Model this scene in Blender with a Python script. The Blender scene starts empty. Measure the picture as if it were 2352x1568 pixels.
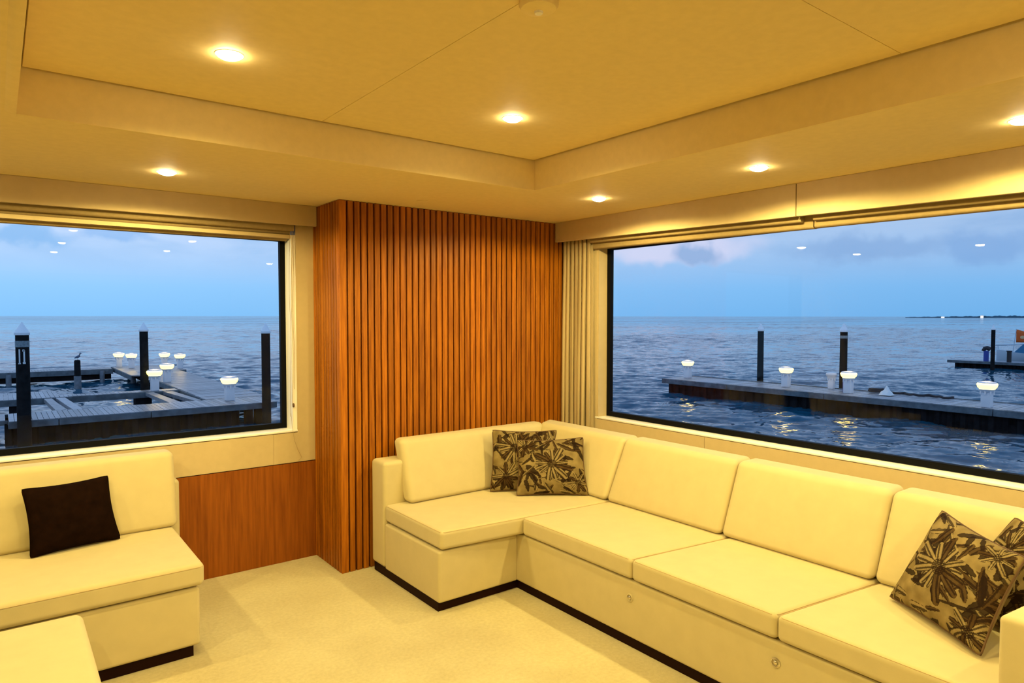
import bpy, bmesh, math, random
import numpy as np
from mathutils import Vector, Matrix

random.seed(7)
rng = np.random.RandomState(11)
S = bpy.context.scene
COL = S.collection
R = math.radians

# ------------------------------------------------------------------ camera
cam_data = bpy.data.cameras.new('camera')
cam = bpy.data.objects.new('camera', cam_data)
COL.objects.link(cam)
F_PX = 1543.52
cam_data.sensor_width = 36.0
cam_data.sensor_fit = 'HORIZONTAL'
cam_data.lens = F_PX / 2352.0 * 36.0
cam_data.clip_start = 0.02
cam_data.clip_end = 60000
right = Vector((0.79366, -0.60836, 0.00062))
down = Vector((-0.02225, -0.03006, -0.99930))
fwd = Vector((0.60796, 0.79309, -0.03739))
m = Matrix.Identity(4)
for i in range(3):
    m[i][0] = right[i]; m[i][1] = -down[i]; m[i][2] = -fwd[i]
m[0][3], m[1][3], m[2][3] = 0.0, 0.0, 1.45
cam.matrix_world = m
S.camera = cam

# ------------------------------------------------------------------ colour management
S.view_settings.view_transform = 'Standard'
S.view_settings.look = 'None'
S.view_settings.exposure = 0.0
S.view_settings.gamma = 1.0
S.view_settings.use_curve_mapping = False
S.cycles.use_denoising = True
S.cycles.max_bounces = 12
S.cycles.diffuse_bounces = 6
S.cycles.glossy_bounces = 6
S.cycles.transparent_max_bounces = 16
S.cycles.sample_clamp_indirect = 6.0
S.cycles.caustics_reflective = False
S.cycles.caustics_refractive = False

# ------------------------------------------------------------------ sky
def ramp(nt, stops, x=0, y=0, interp='LINEAR'):
    n = nt.nodes.new('ShaderNodeValToRGB')
    n.color_ramp.interpolation = interp
    el = n.color_ramp.elements
    while len(el) < len(stops):
        el.new(0.5)
    for e, (p, c) in zip(el, stops):
        e.position = p
        e.color = (c[0], c[1], c[2], 1.0)
    return n

def math_node(nt, op, a=None, b=None, c=None, clamp=False):
    n = nt.nodes.new('ShaderNodeMath'); n.operation = op; n.use_clamp = clamp
    for i, v in enumerate((a, b, c)):
        if v is None: continue
        if isinstance(v, (int, float)): n.inputs[i].default_value = v
        else: nt.links.new(v, n.inputs[i])
    return n.outputs[0]

def mix_rgb(nt, fac, a, b, mode='MIX'):
    n = nt.nodes.new('ShaderNodeMixRGB'); n.blend_type = mode
    for i, v in enumerate((fac, a, b)):
        if isinstance(v, (int, float)): n.inputs[i].default_value = v
        elif isinstance(v, tuple): n.inputs[i].default_value = (v[0], v[1], v[2], 1)
        else: nt.links.new(v, n.inputs[i])
    return n.outputs[0]

world = bpy.data.worlds.new('dusk_sky')
S.world = world
world.use_nodes = True
nt = world.node_tree
nt.nodes.clear()
tc = nt.nodes.new('ShaderNodeTexCoord')
DIRN = tc.outputs['Generated']
sep = nt.nodes.new('ShaderNodeSeparateXYZ'); nt.links.new(DIRN, sep.inputs[0])
elev = math_node(nt, 'ARCSINE', sep.outputs['Z'])
e01 = math_node(nt, 'DIVIDE', elev, math.pi / 2, clamp=True)
# clear sky, horizon to zenith (1.0 = straight up)
SKY = ramp(nt, [(0.0, (0.235, 0.545, 0.93)), (0.025, (0.29, 0.595, 0.97)), (0.050, (0.44, 0.65, 0.96)),
                (0.085, (0.58, 0.70, 0.94)), (0.18, (0.46, 0.62, 0.92)), (0.45, (0.25, 0.43, 0.78)), (1.0, (0.13, 0.26, 0.56))])
nt.links.new(e01, SKY.inputs[0])
col = SKY.outputs[0]
# the +X (right-hand) side of the sky is a little deeper blue
azi = math_node(nt, 'MULTIPLY_ADD', sep.outputs['X'], 0.5, 0.5, clamp=True)
azr = nt.nodes.new('ShaderNodeMapRange'); nt.links.new(azi, azr.inputs[0])
azr.inputs[1].default_value = 0.55; azr.inputs[2].default_value = 1.0
azr.inputs[3].default_value = 0.0; azr.inputs[4].default_value = 1.0
col = mix_rgb(nt, azr.outputs[0], col, mix_rgb(nt, 1.0, col, (0.66, 0.77, 0.84), 'MULTIPLY'))
# soft cloud sheets, stretched along the horizon
mp = nt.nodes.new('ShaderNodeMapping'); nt.links.new(DIRN, mp.inputs[0])
mp.inputs['Scale'].default_value = (1.0, 1.0, 3.4)
mp.inputs['Location'].default_value = (0.31, 0.12, 0.07)
nz = nt.nodes.new('ShaderNodeTexNoise'); nt.links.new(mp.outputs[0], nz.inputs['Vector'])
nz.inputs['Scale'].default_value = 5.5; nz.inputs['Detail'].default_value = 7; nz.inputs['Roughness'].default_value = 0.55
nz.inputs['Distortion'].default_value = 0.3
cl = ramp(nt, [(0.44, (0, 0, 0)), (0.64, (1, 1, 1))]); nt.links.new(nz.outputs['Fac'], cl.inputs[0])
up = nt.nodes.new('ShaderNodeMapRange'); nt.links.new(elev, up.inputs[0])
up.inputs[1].default_value = 0.045; up.inputs[2].default_value = 0.10; up.inputs[3].default_value = 0.0; up.inputs[4].default_value = 1.0
cfac = math_node(nt, 'MULTIPLY', math_node(nt, 'MULTIPLY', cl.outputs[0], up.outputs[0]), 0.7)
col = mix_rgb(nt, cfac, col, mix_rgb(nt, azr.outputs[0], (0.28, 0.52, 0.86), (0.22, 0.40, 0.70)))
# a few single cumulus clouds low over the sea
nz2 = nt.nodes.new('ShaderNodeTexNoise'); nt.links.new(DIRN, nz2.inputs['Vector'])
nz2.inputs['Scale'].default_value = 26; nz2.inputs['Detail'].default_value = 5
wob = nt.nodes.new('ShaderNodeVectorMath'); wob.operation = 'MULTIPLY_ADD'
nt.links.new(nz2.outputs['Color'], wob.inputs[0]); wob.inputs[1].default_value = (0.06, 0.06, 0.045)
nt.links.new(DIRN, wob.inputs[2])
for (cx, cy, cz, wx, wz, colr, amt) in [
        (0.80, 0.655, 0.122, 0.12, 0.026, (0.66, 0.67, 0.87), 0.8),
        (0.822, 0.632, 0.112, 0.036, 0.017, (0.25, 0.41, 0.69), 0.85),
        (0.935, 0.440, 0.112, 0.10, 0.018, (0.22, 0.39, 0.69), 0.7),
        (0.985, 0.325, 0.108, 0.05, 0.022, (0.20, 0.38, 0.70), 0.7),
        (0.055, 1.020, 0.120, 0.045, 0.013, (0.25, 0.50, 0.86), 0.85),
        (0.150, 1.015, 0.125, 0.045, 0.012, (0.26, 0.49, 0.86), 0.7)]:
    v = nt.nodes.new('ShaderNodeVectorMath'); v.operation = 'SUBTRACT'
    nt.links.new(wob.outputs[0], v.inputs[0]); v.inputs[1].default_value = (cx, cy, cz)
    s = nt.nodes.new('ShaderNodeVectorMath'); s.operation = 'DIVIDE'
    nt.links.new(v.outputs[0], s.inputs[0]); s.inputs[1].default_value = (wx, wx, wz)
    ln = nt.nodes.new('ShaderNodeVectorMath'); ln.operation = 'LENGTH'; nt.links.new(s.outputs[0], ln.inputs[0])
    mr = nt.nodes.new('ShaderNodeMapRange'); mr.interpolation_type = 'SMOOTHSTEP'
    nt.links.new(ln.outputs['Value'], mr.inputs[0])
    mr.inputs[1].default_value = 0.5; mr.inputs[2].default_value = 1.25; mr.inputs[3].default_value = amt; mr.inputs[4].default_value = 0.0
    if colr[0] > 0.6:
        col = mix_rgb(nt, mr.outputs[0], col, colr)
    else:
        col = mix_rgb(nt, mr.outputs[0], col, colr)
bg = nt.nodes.new('ShaderNodeBackground'); nt.links.new(col, bg.inputs['Color']); bg.inputs['Strength'].default_value = 1.09
wo = nt.nodes.new('ShaderNodeOutputWorld'); nt.links.new(bg.outputs[0], wo.inputs[0])

LAMP_W = 38.0               # watts of one ceiling downlight
LAMP_COL = (1.0, 0.805, 0.29)
LENS_STRENGTH = 130.0

# ------------------------------------------------------------------ materials
def new_mat(name):
    mt = bpy.data.materials.new(name); mt.use_nodes = True
    t = mt.node_tree
    return mt, t, t.nodes['Principled BSDF']

def obj_coord(t, scale=(1, 1, 1)):
    c = t.nodes.new('ShaderNodeTexCoord')
    mpn = t.nodes.new('ShaderNodeMapping'); t.links.new(c.outputs['Object'], mpn.inputs[0])
    mpn.inputs['Scale'].default_value = scale
    return mpn.outputs[0]

def noise(t, vec, scale, detail=3, rough=0.55):
    n = t.nodes.new('ShaderNodeTexNoise'); t.links.new(vec, n.inputs['Vector'])
    n.inputs['Scale'].default_value = scale; n.inputs['Detail'].default_value = detail; n.inputs['Roughness'].default_value = rough
    return n

def bump(t, b, h, strength, dist):
    n = t.nodes.new('ShaderNodeBump'); t.links.new(h, n.inputs['Height'])
    n.inputs['Strength'].default_value = strength; n.inputs['Distance'].default_value = dist
    t.links.new(n.outputs[0], b.inputs['Normal'])
    return n

def simple(name, colr, rough=0.6, metal=0.0, var=0.0, vscale=8.0, bscale=0.0, bstr=0.2, bdist=0.002, spec=0.5, sheen=0.0):
    mt, t, b = new_mat(name)
    b.inputs['Base Color'].default_value = (*colr, 1)
    b.inputs['Roughness'].default_value = rough
    b.inputs['Metallic'].default_value = metal
    b.inputs['Specular IOR Level'].default_value = spec
    if sheen: b.inputs['Sheen Weight'].default_value = sheen
    vec = obj_coord(t)
    if var:
        n = noise(t, vec, vscale, 4)
        lo = tuple(c * (1 - var) for c in colr); hi = tuple(min(1, c * (1 + var)) for c in colr)
        r = ramp(t, [(0.3, lo), (0.7, hi)]); t.links.new(n.outputs['Fac'], r.inputs[0])
        t.links.new(r.outputs[0], b.inputs['Base Color'])
    if bscale:
        n = noise(t, vec, bscale, 2); bump(t, b, n.outputs['Fac'], bstr, bdist)
    return mt

M = {}
M['ceiling'] = simple('ceiling_vinyl', (0.77, 0.61, 0.29), 0.7, var=0.03, vscale=30, bscale=420, bstr=0.25, bdist=0.001, spec=0.2)
M['wall'] = simple('wall_vinyl', (0.53, 0.41, 0.225), 0.7, var=0.03, vscale=25, bscale=380, bstr=0.25, bdist=0.001, spec=0.2)
M['sill'] = simple('sill_lacquer', (0.93, 0.90, 0.84), 0.45)
M['fabric'] = simple('sofa_fabric', (0.555, 0.465, 0.25), 0.85, var=0.03, vscale=14, bscale=900, bstr=0.25, bdist=0.0008, spec=0.15, sheen=0.15)
M['seam'] = simple('seam_thread', (0.50, 0.34, 0.16), 0.9)
M['kick'] = simple('dark_kick_board', (0.014, 0.003, 0.0015), 0.6, spec=0.1)
M['black'] = simple('black_window_frame', (0.003, 0.003, 0.004), 0.6, spec=0.08)
M['backing'] = simple('dark_slat_backing', (0.014, 0.003, 0.001), 0.9, spec=0.1)
M['blind'] = simple('blind_fabric', (0.30, 0.215, 0.10), 0.9, var=0.06, vscale=60, bscale=500, bstr=0.3, bdist=0.001, spec=0.1)
M['dark_fabric'] = simple('dark_brown_fabric', (0.008, 0.003, 0.0015), 0.95, var=0.3, vscale=30, bscale=500, bstr=0.3, bdist=0.001, spec=0.04)
M['chrome'] = simple('brushed_metal', (0.75, 0.68, 0.55), 0.3, metal=1.0)
M['cord'] = simple('blind_cord', (0.40, 0.29, 0.15), 0.9)
M['knob'] = simple('dark_toggle', (0.10, 0.05, 0.02), 0.5)
M['white_trim'] = simple('white_trim', (0.85, 0.80, 0.70), 0.4)
M['gap'] = simple('dark_gap', (0.05, 0.022, 0.006), 0.9)
M['pile'] = simple('tarred_pile', (0.010, 0.013, 0.015), 0.9, var=0.4, vscale=5, spec=0.08)
M['pale_pile'] = simple('pale_pile_wrap', (0.16, 0.19, 0.22), 0.7, var=0.3, vscale=6)
M['pile_cap'] = simple('white_pile_cap', (0.90, 0.96, 1.0), 0.4)
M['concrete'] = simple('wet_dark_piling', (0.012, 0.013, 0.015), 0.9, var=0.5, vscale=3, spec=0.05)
M['fascia'] = simple('grey_fascia_timber', (0.095, 0.125, 0.145), 0.7, var=0.4, vscale=3)
M['pedestal'] = simple('white_pedestal', (0.78, 0.80, 0.84), 0.4)
M['sign_white'] = simple('white_sign', (0.75, 0.80, 0.80), 0.5)
M['sign_grey'] = simple('weathered_band', (0.20, 0.27, 0.30), 0.6, var=0.3, vscale=20)
M['blue'] = simple('blue_plastic', (0.03, 0.07, 0.35), 0.5)
M['hose'] = simple('dark_hose', (0.02, 0.02, 0.025), 0.6)
M['boat_white'] = simple('boat_gelcoat', (0.55, 0.66, 0.74), 0.3)
M['boat_cover'] = simple('teal_cover', (0.02, 0.16, 0.30), 0.8)
M['flag'] = simple('orange_flag', (0.75, 0.14, 0.02), 0.8)
M['flag_pale'] = simple('pale_flag_mark', (0.75, 0.50, 0.25), 0.8)
M['land'] = simple('far_trees', (0.03, 0.09, 0.13), 0.9, var=0.4, vscale=0.02)
M['bird'] = simple('grey_feathers', (0.10, 0.14, 0.22), 0.8)

# carpet
mt, t, b = new_mat('beige_carpet')
vec = obj_coord(t)
n1 = noise(t, vec, 2.6, 5); n2 = noise(t, vec, 60, 3); n3 = noise(t, vec, 420, 2)
r1 = ramp(t, [(0.35, (0.55, 0.465, 0.25)), (0.65, (0.63, 0.55, 0.31))]); t.links.new(n1.outputs['Fac'], r1.inputs[0])
r2 = ramp(t, [(0.3, (0.86, 0.85, 0.82)), (0.7, (1, 1, 1))]); t.links.new(n2.outputs['Fac'], r2.inputs[0])
t.links.new(mix_rgb(t, 1.0, r1.outputs[0], r2.outputs[0], 'MULTIPLY'), b.inputs['Base Color'])
b.inputs['Roughness'].default_value = 0.95; b.inputs['Specular IOR Level'].default_value = 0.1
b.inputs['Sheen Weight'].default_value = 0.2
bump(t, b, math_node(t, 'ADD', n3.outputs['Fac'], n2.outputs['Fac']), 0.6, 0.004)
M['carpet'] = mt

# teak, grain along Z
def teak(name, dark, light, rough=0.45, vary=0.25):
    mt, t, b = new_mat(name)
    c = t.nodes.new('ShaderNodeTexCoord')
    info = t.nodes.new('ShaderNodeObjectInfo')
    off = t.nodes.new('ShaderNodeVectorMath'); off.operation = 'MULTIPLY_ADD'
    cmb = t.nodes.new('ShaderNodeCombineXYZ')
    for i in range(3): t.links.new(info.outputs['Random'], cmb.inputs[i])
    t.links.new(cmb.outputs[0], off.inputs[0]); off.inputs[1].default_value = (13, 17, 29)
    t.links.new(c.outputs['Object'], off.inputs[2])
    mpn = t.nodes.new('ShaderNodeMapping'); t.links.new(off.outputs[0], mpn.inputs[0])
    mpn.inputs['Scale'].default_value = (1, 1, 0.05)
    g = noise(t, mpn.outputs[0], 70, 5, 0.6)
    r = ramp(t, [(0.3, dark), (0.7, light)]); t.links.new(g.outputs['Fac'], r.inputs[0])
    v = math_node(t, 'MULTIPLY_ADD', info.outputs['Random'], vary, 1 - vary / 2)
    cc = t.nodes.new('ShaderNodeVectorMath'); cc.operation = 'SCALE'
    t.links.new(r.outputs[0], cc.inputs[0]); t.links.new(v, cc.inputs['Scale'])
    t.links.new(cc.outputs[0], b.inputs['Base Color'])
    b.inputs['Roughness'].default_value = rough
    b.inputs['Specular IOR Level'].default_value = 0.15
    bump(t, b, g.outputs['Fac'], 0.1, 0.001)
    return mt
M['slat'] = teak('teak_slat', (0.20, 0.053, 0.003), (0.44, 0.145, 0.008), vary=0.35)
M['teak'] = teak('teak_panel', (0.185, 0.048, 0.004), (0.30, 0.088, 0.008), vary=0.0)

# weathered deck planks
mt, t, b = new_mat('weathered_plank')
info = t.nodes.new('ShaderNodeObjectInfo'); vec = obj_coord(t)
g = noise(t, vec, 9, 4)
r = ramp(t, [(0.3, (0.22, 0.225, 0.245)), (0.7, (0.42, 0.42, 0.44))]); t.links.new(g.outputs['Fac'], r.inputs[0])
v = math_node(t, 'MULTIPLY_ADD', info.outputs['Random'], 0.6, 0.7)
cc = t.nodes.new('ShaderNodeVectorMath'); cc.operation = 'SCALE'
t.links.new(r.outputs[0], cc.inputs[0]); t.links.new(v, cc.inputs['Scale'])
t.links.new(cc.outputs[0], b.inputs['Base Color']); b.inputs['Roughness'].default_value = 0.38
M['plank'] = mt

# curtain
mt, t, b = new_mat('striped_curtain')
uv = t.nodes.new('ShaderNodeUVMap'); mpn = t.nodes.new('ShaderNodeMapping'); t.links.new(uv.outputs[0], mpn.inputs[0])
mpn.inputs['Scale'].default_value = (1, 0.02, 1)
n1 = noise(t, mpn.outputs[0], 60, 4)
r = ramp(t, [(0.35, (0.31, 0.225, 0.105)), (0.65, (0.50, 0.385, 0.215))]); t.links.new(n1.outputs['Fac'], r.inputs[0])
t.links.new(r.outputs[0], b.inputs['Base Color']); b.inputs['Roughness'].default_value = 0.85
M['curtain'] = mt

# printed pillow: the print lives in the colour attribute of the cloth
mt, t, b = new_mat('botanical_print_fabric')
at = t.nodes.new('ShaderNodeVertexColor'); at.layer_name = 'print'
vec = obj_coord(t); n1 = noise(t, vec, 25, 3)
r = ramp(t, [(0.3, (0.8, 0.8, 0.8)), (0.7, (1.1, 1.1, 1.1))]); t.links.new(n1.outputs['Fac'], r.inputs[0])
t.links.new(mix_rgb(t, 1.0, at.outputs['Color'], r.outputs[0], 'MULTIPLY'), b.inputs['Base Color'])
b.inputs['Roughness'].default_value = 0.8; b.inputs['Specular IOR Level'].default_value = 0.08
n2 = noise(t, vec, 500, 2); bump(t, b, n2.outputs['Fac'], 0.2, 0.001)
M['print'] = mt
M['piping'] = simple('brown_piping', (0.10, 0.05, 0.018), 0.8)
M['plain_back'] = simple('olive_tan_lining', (0.24, 0.17, 0.07), 0.85)

# glass: clear pane, reflects by Fresnel
mt, t, b = new_mat('window_glass'); t.nodes.remove(b)
out = t.nodes['Material Output']
tr = t.nodes.new('ShaderNodeBsdfTransparent'); tr.inputs[0].default_value = (0.99, 0.995, 1, 1)
gl = t.nodes.new('ShaderNodeBsdfGlossy'); gl.inputs['Roughness'].default_value = 0.0
ge = t.nodes.new('ShaderNodeNewGeometry'); dp = t.nodes.new('ShaderNodeVectorMath'); dp.operation = 'DOT_PRODUCT'
t.links.new(ge.outputs['Incoming'], dp.inputs[0]); t.links.new(ge.outputs['Normal'], dp.inputs[1])
ca_ = math_node(t, 'SUBTRACT', 1.0, math_node(t, 'ABSOLUTE', dp.outputs['Value']), clamp=True)
fres = math_node(t, 'MULTIPLY_ADD', math_node(t, 'POWER', ca_, 5.0), 0.98, 0.013)   # Schlick, both faces alike
mx = t.nodes.new('ShaderNodeMixShader')
t.links.new(fres, mx.inputs[0]); t.links.new(tr.outputs[0], mx.inputs[1]); t.links.new(gl.outputs[0], mx.inputs[2])
t.links.new(mx.outputs[0], out.inputs[0])
M['glass'] = mt

# emitters
def emitter(name, colr, strength):
    mt, t, b = new_mat(name)
    b.inputs['Base Color'].default_value = (0.8, 0.8, 0.8, 1)
    b.inputs['Emission Color'].default_value = (*colr, 1); b.inputs['Emission Strength'].default_value = strength
    return mt
M['lens'] = emitter('downlight_lens', (1.0, 0.80, 0.45), LENS_STRENGTH)
M['dock_light'] = emitter('dock_light_lens', (1.0, 0.70, 0.075), 6.0)
M['walnut'] = teak('dark_walnut', (0.030, 0.012, 0.004), (0.055, 0.022, 0.008), vary=0.0)
M['far_light'] = emitter('far_lit_window', (1.0, 0.95, 0.85), 2.0)

# sea
mt, t, b = new_mat('sea_water')
c = t.nodes.new('ShaderNodeTexCoord')
b.inputs['Base Color'].default_value = (0.008, 0.078, 0.135, 1)
b.inputs['Roughness'].default_value = 0.06; b.inputs['IOR'].default_value = 1.33
ge = t.nodes.new('ShaderNodeNewGeometry')
tot = None
for (sc, det, amt, rot, st) in ((0.02, 3, 0.10, -20, (0.5, 1.0, 1.0)), (0.5, 3, 0.13, -38, (0.45, 1.0, 1.0)), (5.0, 4, 0.15, -30, (0.6, 1.0, 1.0))):
    mpa = t.nodes.new('ShaderNodeMapping'); t.links.new(c.outputs['Object'], mpa.inputs[0])
    mpa.inputs['Rotation'].default_value = (0, 0, R(rot)); mpa.inputs['Scale'].default_value = st
    na = noise(t, mpa.outputs[0], sc, det, 0.55); na.inputs['Distortion'].default_value = 0.4
    sb = t.nodes.new('ShaderNodeVectorMath'); sb.operation = 'SUBTRACT'; t.links.new(na.outputs['Color'], sb.inputs[0]); sb.inputs[1].default_value = (.5, .5, .5)
    ml = t.nodes.new('ShaderNodeVectorMath'); ml.operation = 'MULTIPLY'; t.links.new(sb.outputs[0], ml.inputs[0]); ml.inputs[1].default_value = (amt * 2, amt * 2, 0)
    if tot is None: tot = ml.outputs[0]
    else:
        ad = t.nodes.new('ShaderNodeVectorMath'); t.links.new(tot, ad.inputs[0]); t.links.new(ml.outputs[0], ad.inputs[1]); tot = ad.outputs[0]
ln = t.nodes.new('ShaderNodeVectorMath'); ln.operation = 'LENGTH'; t.links.new(c.outputs['Object'], ln.inputs[0])
mr = t.nodes.new('ShaderNodeMapRange'); t.links.new(ln.outputs['Value'], mr.inputs[0])      # open water is choppier than the sheltered basin
mr.inputs[1].default_value = 60; mr.inputs[2].default_value = 450; mr.inputs[3].default_value = 1.0; mr.inputs[4].default_value = 3.6
sc_ = t.nodes.new('ShaderNodeVectorMath'); sc_.operation = 'SCALE'; t.links.new(tot, sc_.inputs[0]); t.links.new(mr.outputs[0], sc_.inputs['Scale'])
ad = t.nodes.new('ShaderNodeVectorMath'); t.links.new(sc_.outputs[0], ad.inputs[0]); t.links.new(ge.outputs['Normal'], ad.inputs[1])
nm = t.nodes.new('ShaderNodeVectorMath'); nm.operation = 'NORMALIZE'; t.links.new(ad.outputs[0], nm.inputs[0])
t.links.new(nm.outputs[0], b.inputs['Normal'])
M['sea'] = mt

# ------------------------------------------------------------------ mesh helpers
class MB:
    def __init__(self): self.v = []; self.f = []
    def add(self, verts, faces):
        o = len(self.v); self.v += [tuple(p) for p in verts]; self.f += [tuple(i + o for i in f) for f in faces]; return self
    def box(self, x0, x1, y0, y1, z0, z1):
        return self.hexa([(x0, y0, z0), (x1, y0, z0), (x1, y1, z0), (x0, y1, z0), (x0, y0, z1), (x1, y0, z1), (x1, y1, z1), (x0, y1, z1)])
    def hexa(self, p):
        return self.add(p, [(0, 3, 2, 1), (4, 5, 6, 7), (0, 1, 5, 4), (1, 2, 6, 5), (2, 3, 7, 6), (3, 0, 4, 7)])
    def prism(self, poly, z0, z1):
        n = len(poly)
        return self.add([(x, y, z0) for x, y in poly] + [(x, y, z1) for x, y in poly],
                        [tuple(reversed(range(n))), tuple(range(n, 2 * n))] + [(i, (i + 1) % n, n + (i + 1) % n, n + i) for i in range(n)])
    def lathe(self, prof, c=(0, 0, 0), n=20):
        vs = []; fs = []
        for r_, z in prof:
            for k in range(n):
                a = 2 * math.pi * k / n; vs.append((c[0] + r_ * math.cos(a), c[1] + r_ * math.sin(a), c[2] + z))
        for j in range(len(prof) - 1):
            for k in range(n):
                fs.append((j * n + k, j * n + (k + 1) % n, (j + 1) * n + (k + 1) % n, (j + 1) * n + k))
        fs.append(tuple(reversed(range(n)))); fs.append(tuple((len(prof) - 1) * n + k for k in range(n)))
        return self.add(vs, fs)
    def tube(self, pts, r, n=8, closed=False):
        pts = [Vector(p) for p in pts]; N = len(pts); vs = []; fs = []
        for i, p in enumerate(pts):
            a = pts[(i - 1) % N] if (closed or i > 0) else p; bb = pts[(i + 1) % N] if (closed or i < N - 1) else p
            d = (bb - a).normalized(); ref = Vector((0, 0, 1)) if abs(d.z) < 0.9 else Vector((1, 0, 0))
            s = d.cross(ref).normalized(); u = s.cross(d)
            rr = r[i] if isinstance(r, (list, tuple)) else r
            for k in range(n):
                an = 2 * math.pi * k / n; vs.append(p + (s * math.cos(an) + u * math.sin(an)) * rr)
        M_ = N if closed else N - 1
        for i in range(M_):
            j = (i + 1) % N
            for k in range(n): fs.append((i * n + k, i * n + (k + 1) % n, j * n + (k + 1) % n, j * n + k))
        if not closed:
            fs.append(tuple(reversed(range(n)))); fs.append(tuple((N - 1) * n + k for k in range(n)))
        return self.add(vs, fs)
    def build(self, name, mat, parent=None, smooth=False, bevel=0.0, seg=2, loc=None):
        me = bpy.data.meshes.new(name)
        me.from_pydata(self.v, [], self.f); me.update()
        bm = bmesh.new(); bm.from_mesh(me)
        bmesh.ops.recalc_face_normals(bm, faces=bm.faces)
        if bevel:
            bmesh.ops.bevel(bm, geom=[e for e in bm.edges if e.is_manifold and e.calc_face_angle(0) > 0.5], offset=bevel, segments=seg, profile=0.5, affect='EDGES', clamp_overlap=True)
        bm.to_mesh(me); bm.free()
        me.materials.append(M[mat] if isinstance(mat, str) else mat)
        if smooth or bevel:
            me.polygons.foreach_set('use_smooth', [True] * len(me.polygons))
            if hasattr(me, 'set_sharp_from_angle'): me.set_sharp_from_angle(angle=R(38))
        return link(name, me, parent, loc)

def link(name, me, parent=None, loc=None):
    o = bpy.data.objects.new(name, me); COL.objects.link(o)
    if parent is not None: o.parent = parent
    if loc is not None: o.location = loc
    elif parent is not None and parent.type == 'EMPTY':
        o.location = -parent.location   # vertices are given in room coordinates
    elif parent is not None:
        g = parent.get('_base')
        o.location = (0, 0, 0)
    return o

def tag(o, label=None, cat=None, group=None, kind=None):
    if label: o['label'] = label
    if cat: o['category'] = cat
    if group: o['group'] = group
    if kind: o['kind'] = kind
    return o

def empty(name, loc, label=None, cat=None, group=None, kind=None):
    o = bpy.data.objects.new(name, None); COL.objects.link(o); o.location = loc; o.empty_display_size = 0.1
    return tag(o, label, cat, group, kind)

def copy_tree(o, loc):
    c = o.copy(); COL.objects.link(c); c.location = loc
    for ch in o.children:
        d = ch.copy(); COL.objects.link(d); d.parent = c
        for g in ch.children:
            e = g.copy(); COL.objects.link(e); e.parent = d
    return c

def soft_box(corners, r=0.025, bulge=0.0, n=14, flat=()):
    """a rounded, slightly puffed cushion inside a hexahedron.
    corners: x0y0z0,x1y0z0,x1y1z0,x0y1z0, then the same four at z1"""
    P = np.array(corners, float)
    lx = np.linalg.norm(P[1] - P[0]); ly = np.linalg.norm(P[3] - P[0]); lz = np.linalg.norm(P[4] - P[0])
    L = np.array([lx, ly, lz]); r = min(r, 0.49 * L.min())
    def ticks(l):
        e = r / l
        return np.unique(np.round(np.concatenate([np.linspace(0, e, 6), np.linspace(e, 1 - e, n), np.linspace(1 - e, 1, 6)]), 6))
    T = [ticks(l) for l in L]
    idx = {}; pts = []; faces = []
    def vid(u, v, w):
        k = (round(u, 6), round(v, 6), round(w, 6))
        if k not in idx: idx[k] = len(pts); pts.append(k)
        return idx[k]
    for ax in range(3):
        a, bb = [i for i in range(3) if i != ax]
        for side in (0, 1):
            for i in range(len(T[a]) - 1):
                for j in range(len(T[bb]) - 1):
                    q = []
                    for (p_, q_) in ((i, j), (i + 1, j), (i + 1, j + 1), (i, j + 1)):
                        c_ = [0, 0, 0]; c_[ax] = side; c_[a] = T[a][p_]; c_[bb] = T[bb][q_]; q.append(vid(*c_))
                    faces.append(tuple(q if (side == 1) == (ax != 1) else q[::-1]))
    U = np.array(pts); X = U * L
    inner = np.clip(X, r, L - r); d = X - inner; dl = np.linalg.norm(d, axis=1, keepdims=True)
    X = np.where(dl > 1e-9, inner + d / np.maximum(dl, 1e-9) * r, X)
    if bulge:
        s = U * 2 - 1
        for ax in range(3):
            if ax in flat: continue
            a, bb = [i for i in range(3) if i != ax]
            wgt = (1 - s[:, a] ** 4) * (1 - s[:, bb] ** 4)
            X[:, ax] += np.where(np.abs(s[:, ax]) > 0.999, np.sign(s[:, ax]) * bulge * wgt, 0)
    W = X / L
    u, v, w = W[:, :1], W[:, 1:2], W[:, 2:3]
    Q = ((1 - u) * (1 - v) * (1 - w) * P[0] + u * (1 - v) * (1 - w) * P[1] + u * v * (1 - w) * P[2] + (1 - u) * v * (1 - w) * P[3]
         + (1 - u) * (1 - v) * w * P[4] + u * (1 - v) * w * P[5] + u * v * w * P[6] + (1 - u) * v * w * P[7])
    mb = MB(); mb.v = [tuple(x) for x in Q]; mb.f = faces
    return mb

def box_corners(x0, x1, y0, y1, z0, z1):
    return [(x0, y0, z0), (x1, y0, z0), (x1, y1, z0), (x0, y1, z0), (x0, y0, z1), (x1, y0, z1), (x1, y1, z1), (x0, y1, z1)]

def soft(name, corners, mat, parent, r=0.025, bulge=0.0, **k):
    return soft_box(corners, r, bulge, **k).build(name, mat, parent, smooth=True)

# ------------------------------------------------------------------ room shell
XL, XR, YB, YF = -3.0, 3.2, -4.0, 3.926
SOF, CEI = 2.095, 2.238
floor = MB().box(XL - .1, XR + .12, YB - .1, YF + .12, -0.08, 0.0).build('floor', 'carpet'); tag(floor, 'beige short pile carpet floor', kind='structure')

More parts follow.
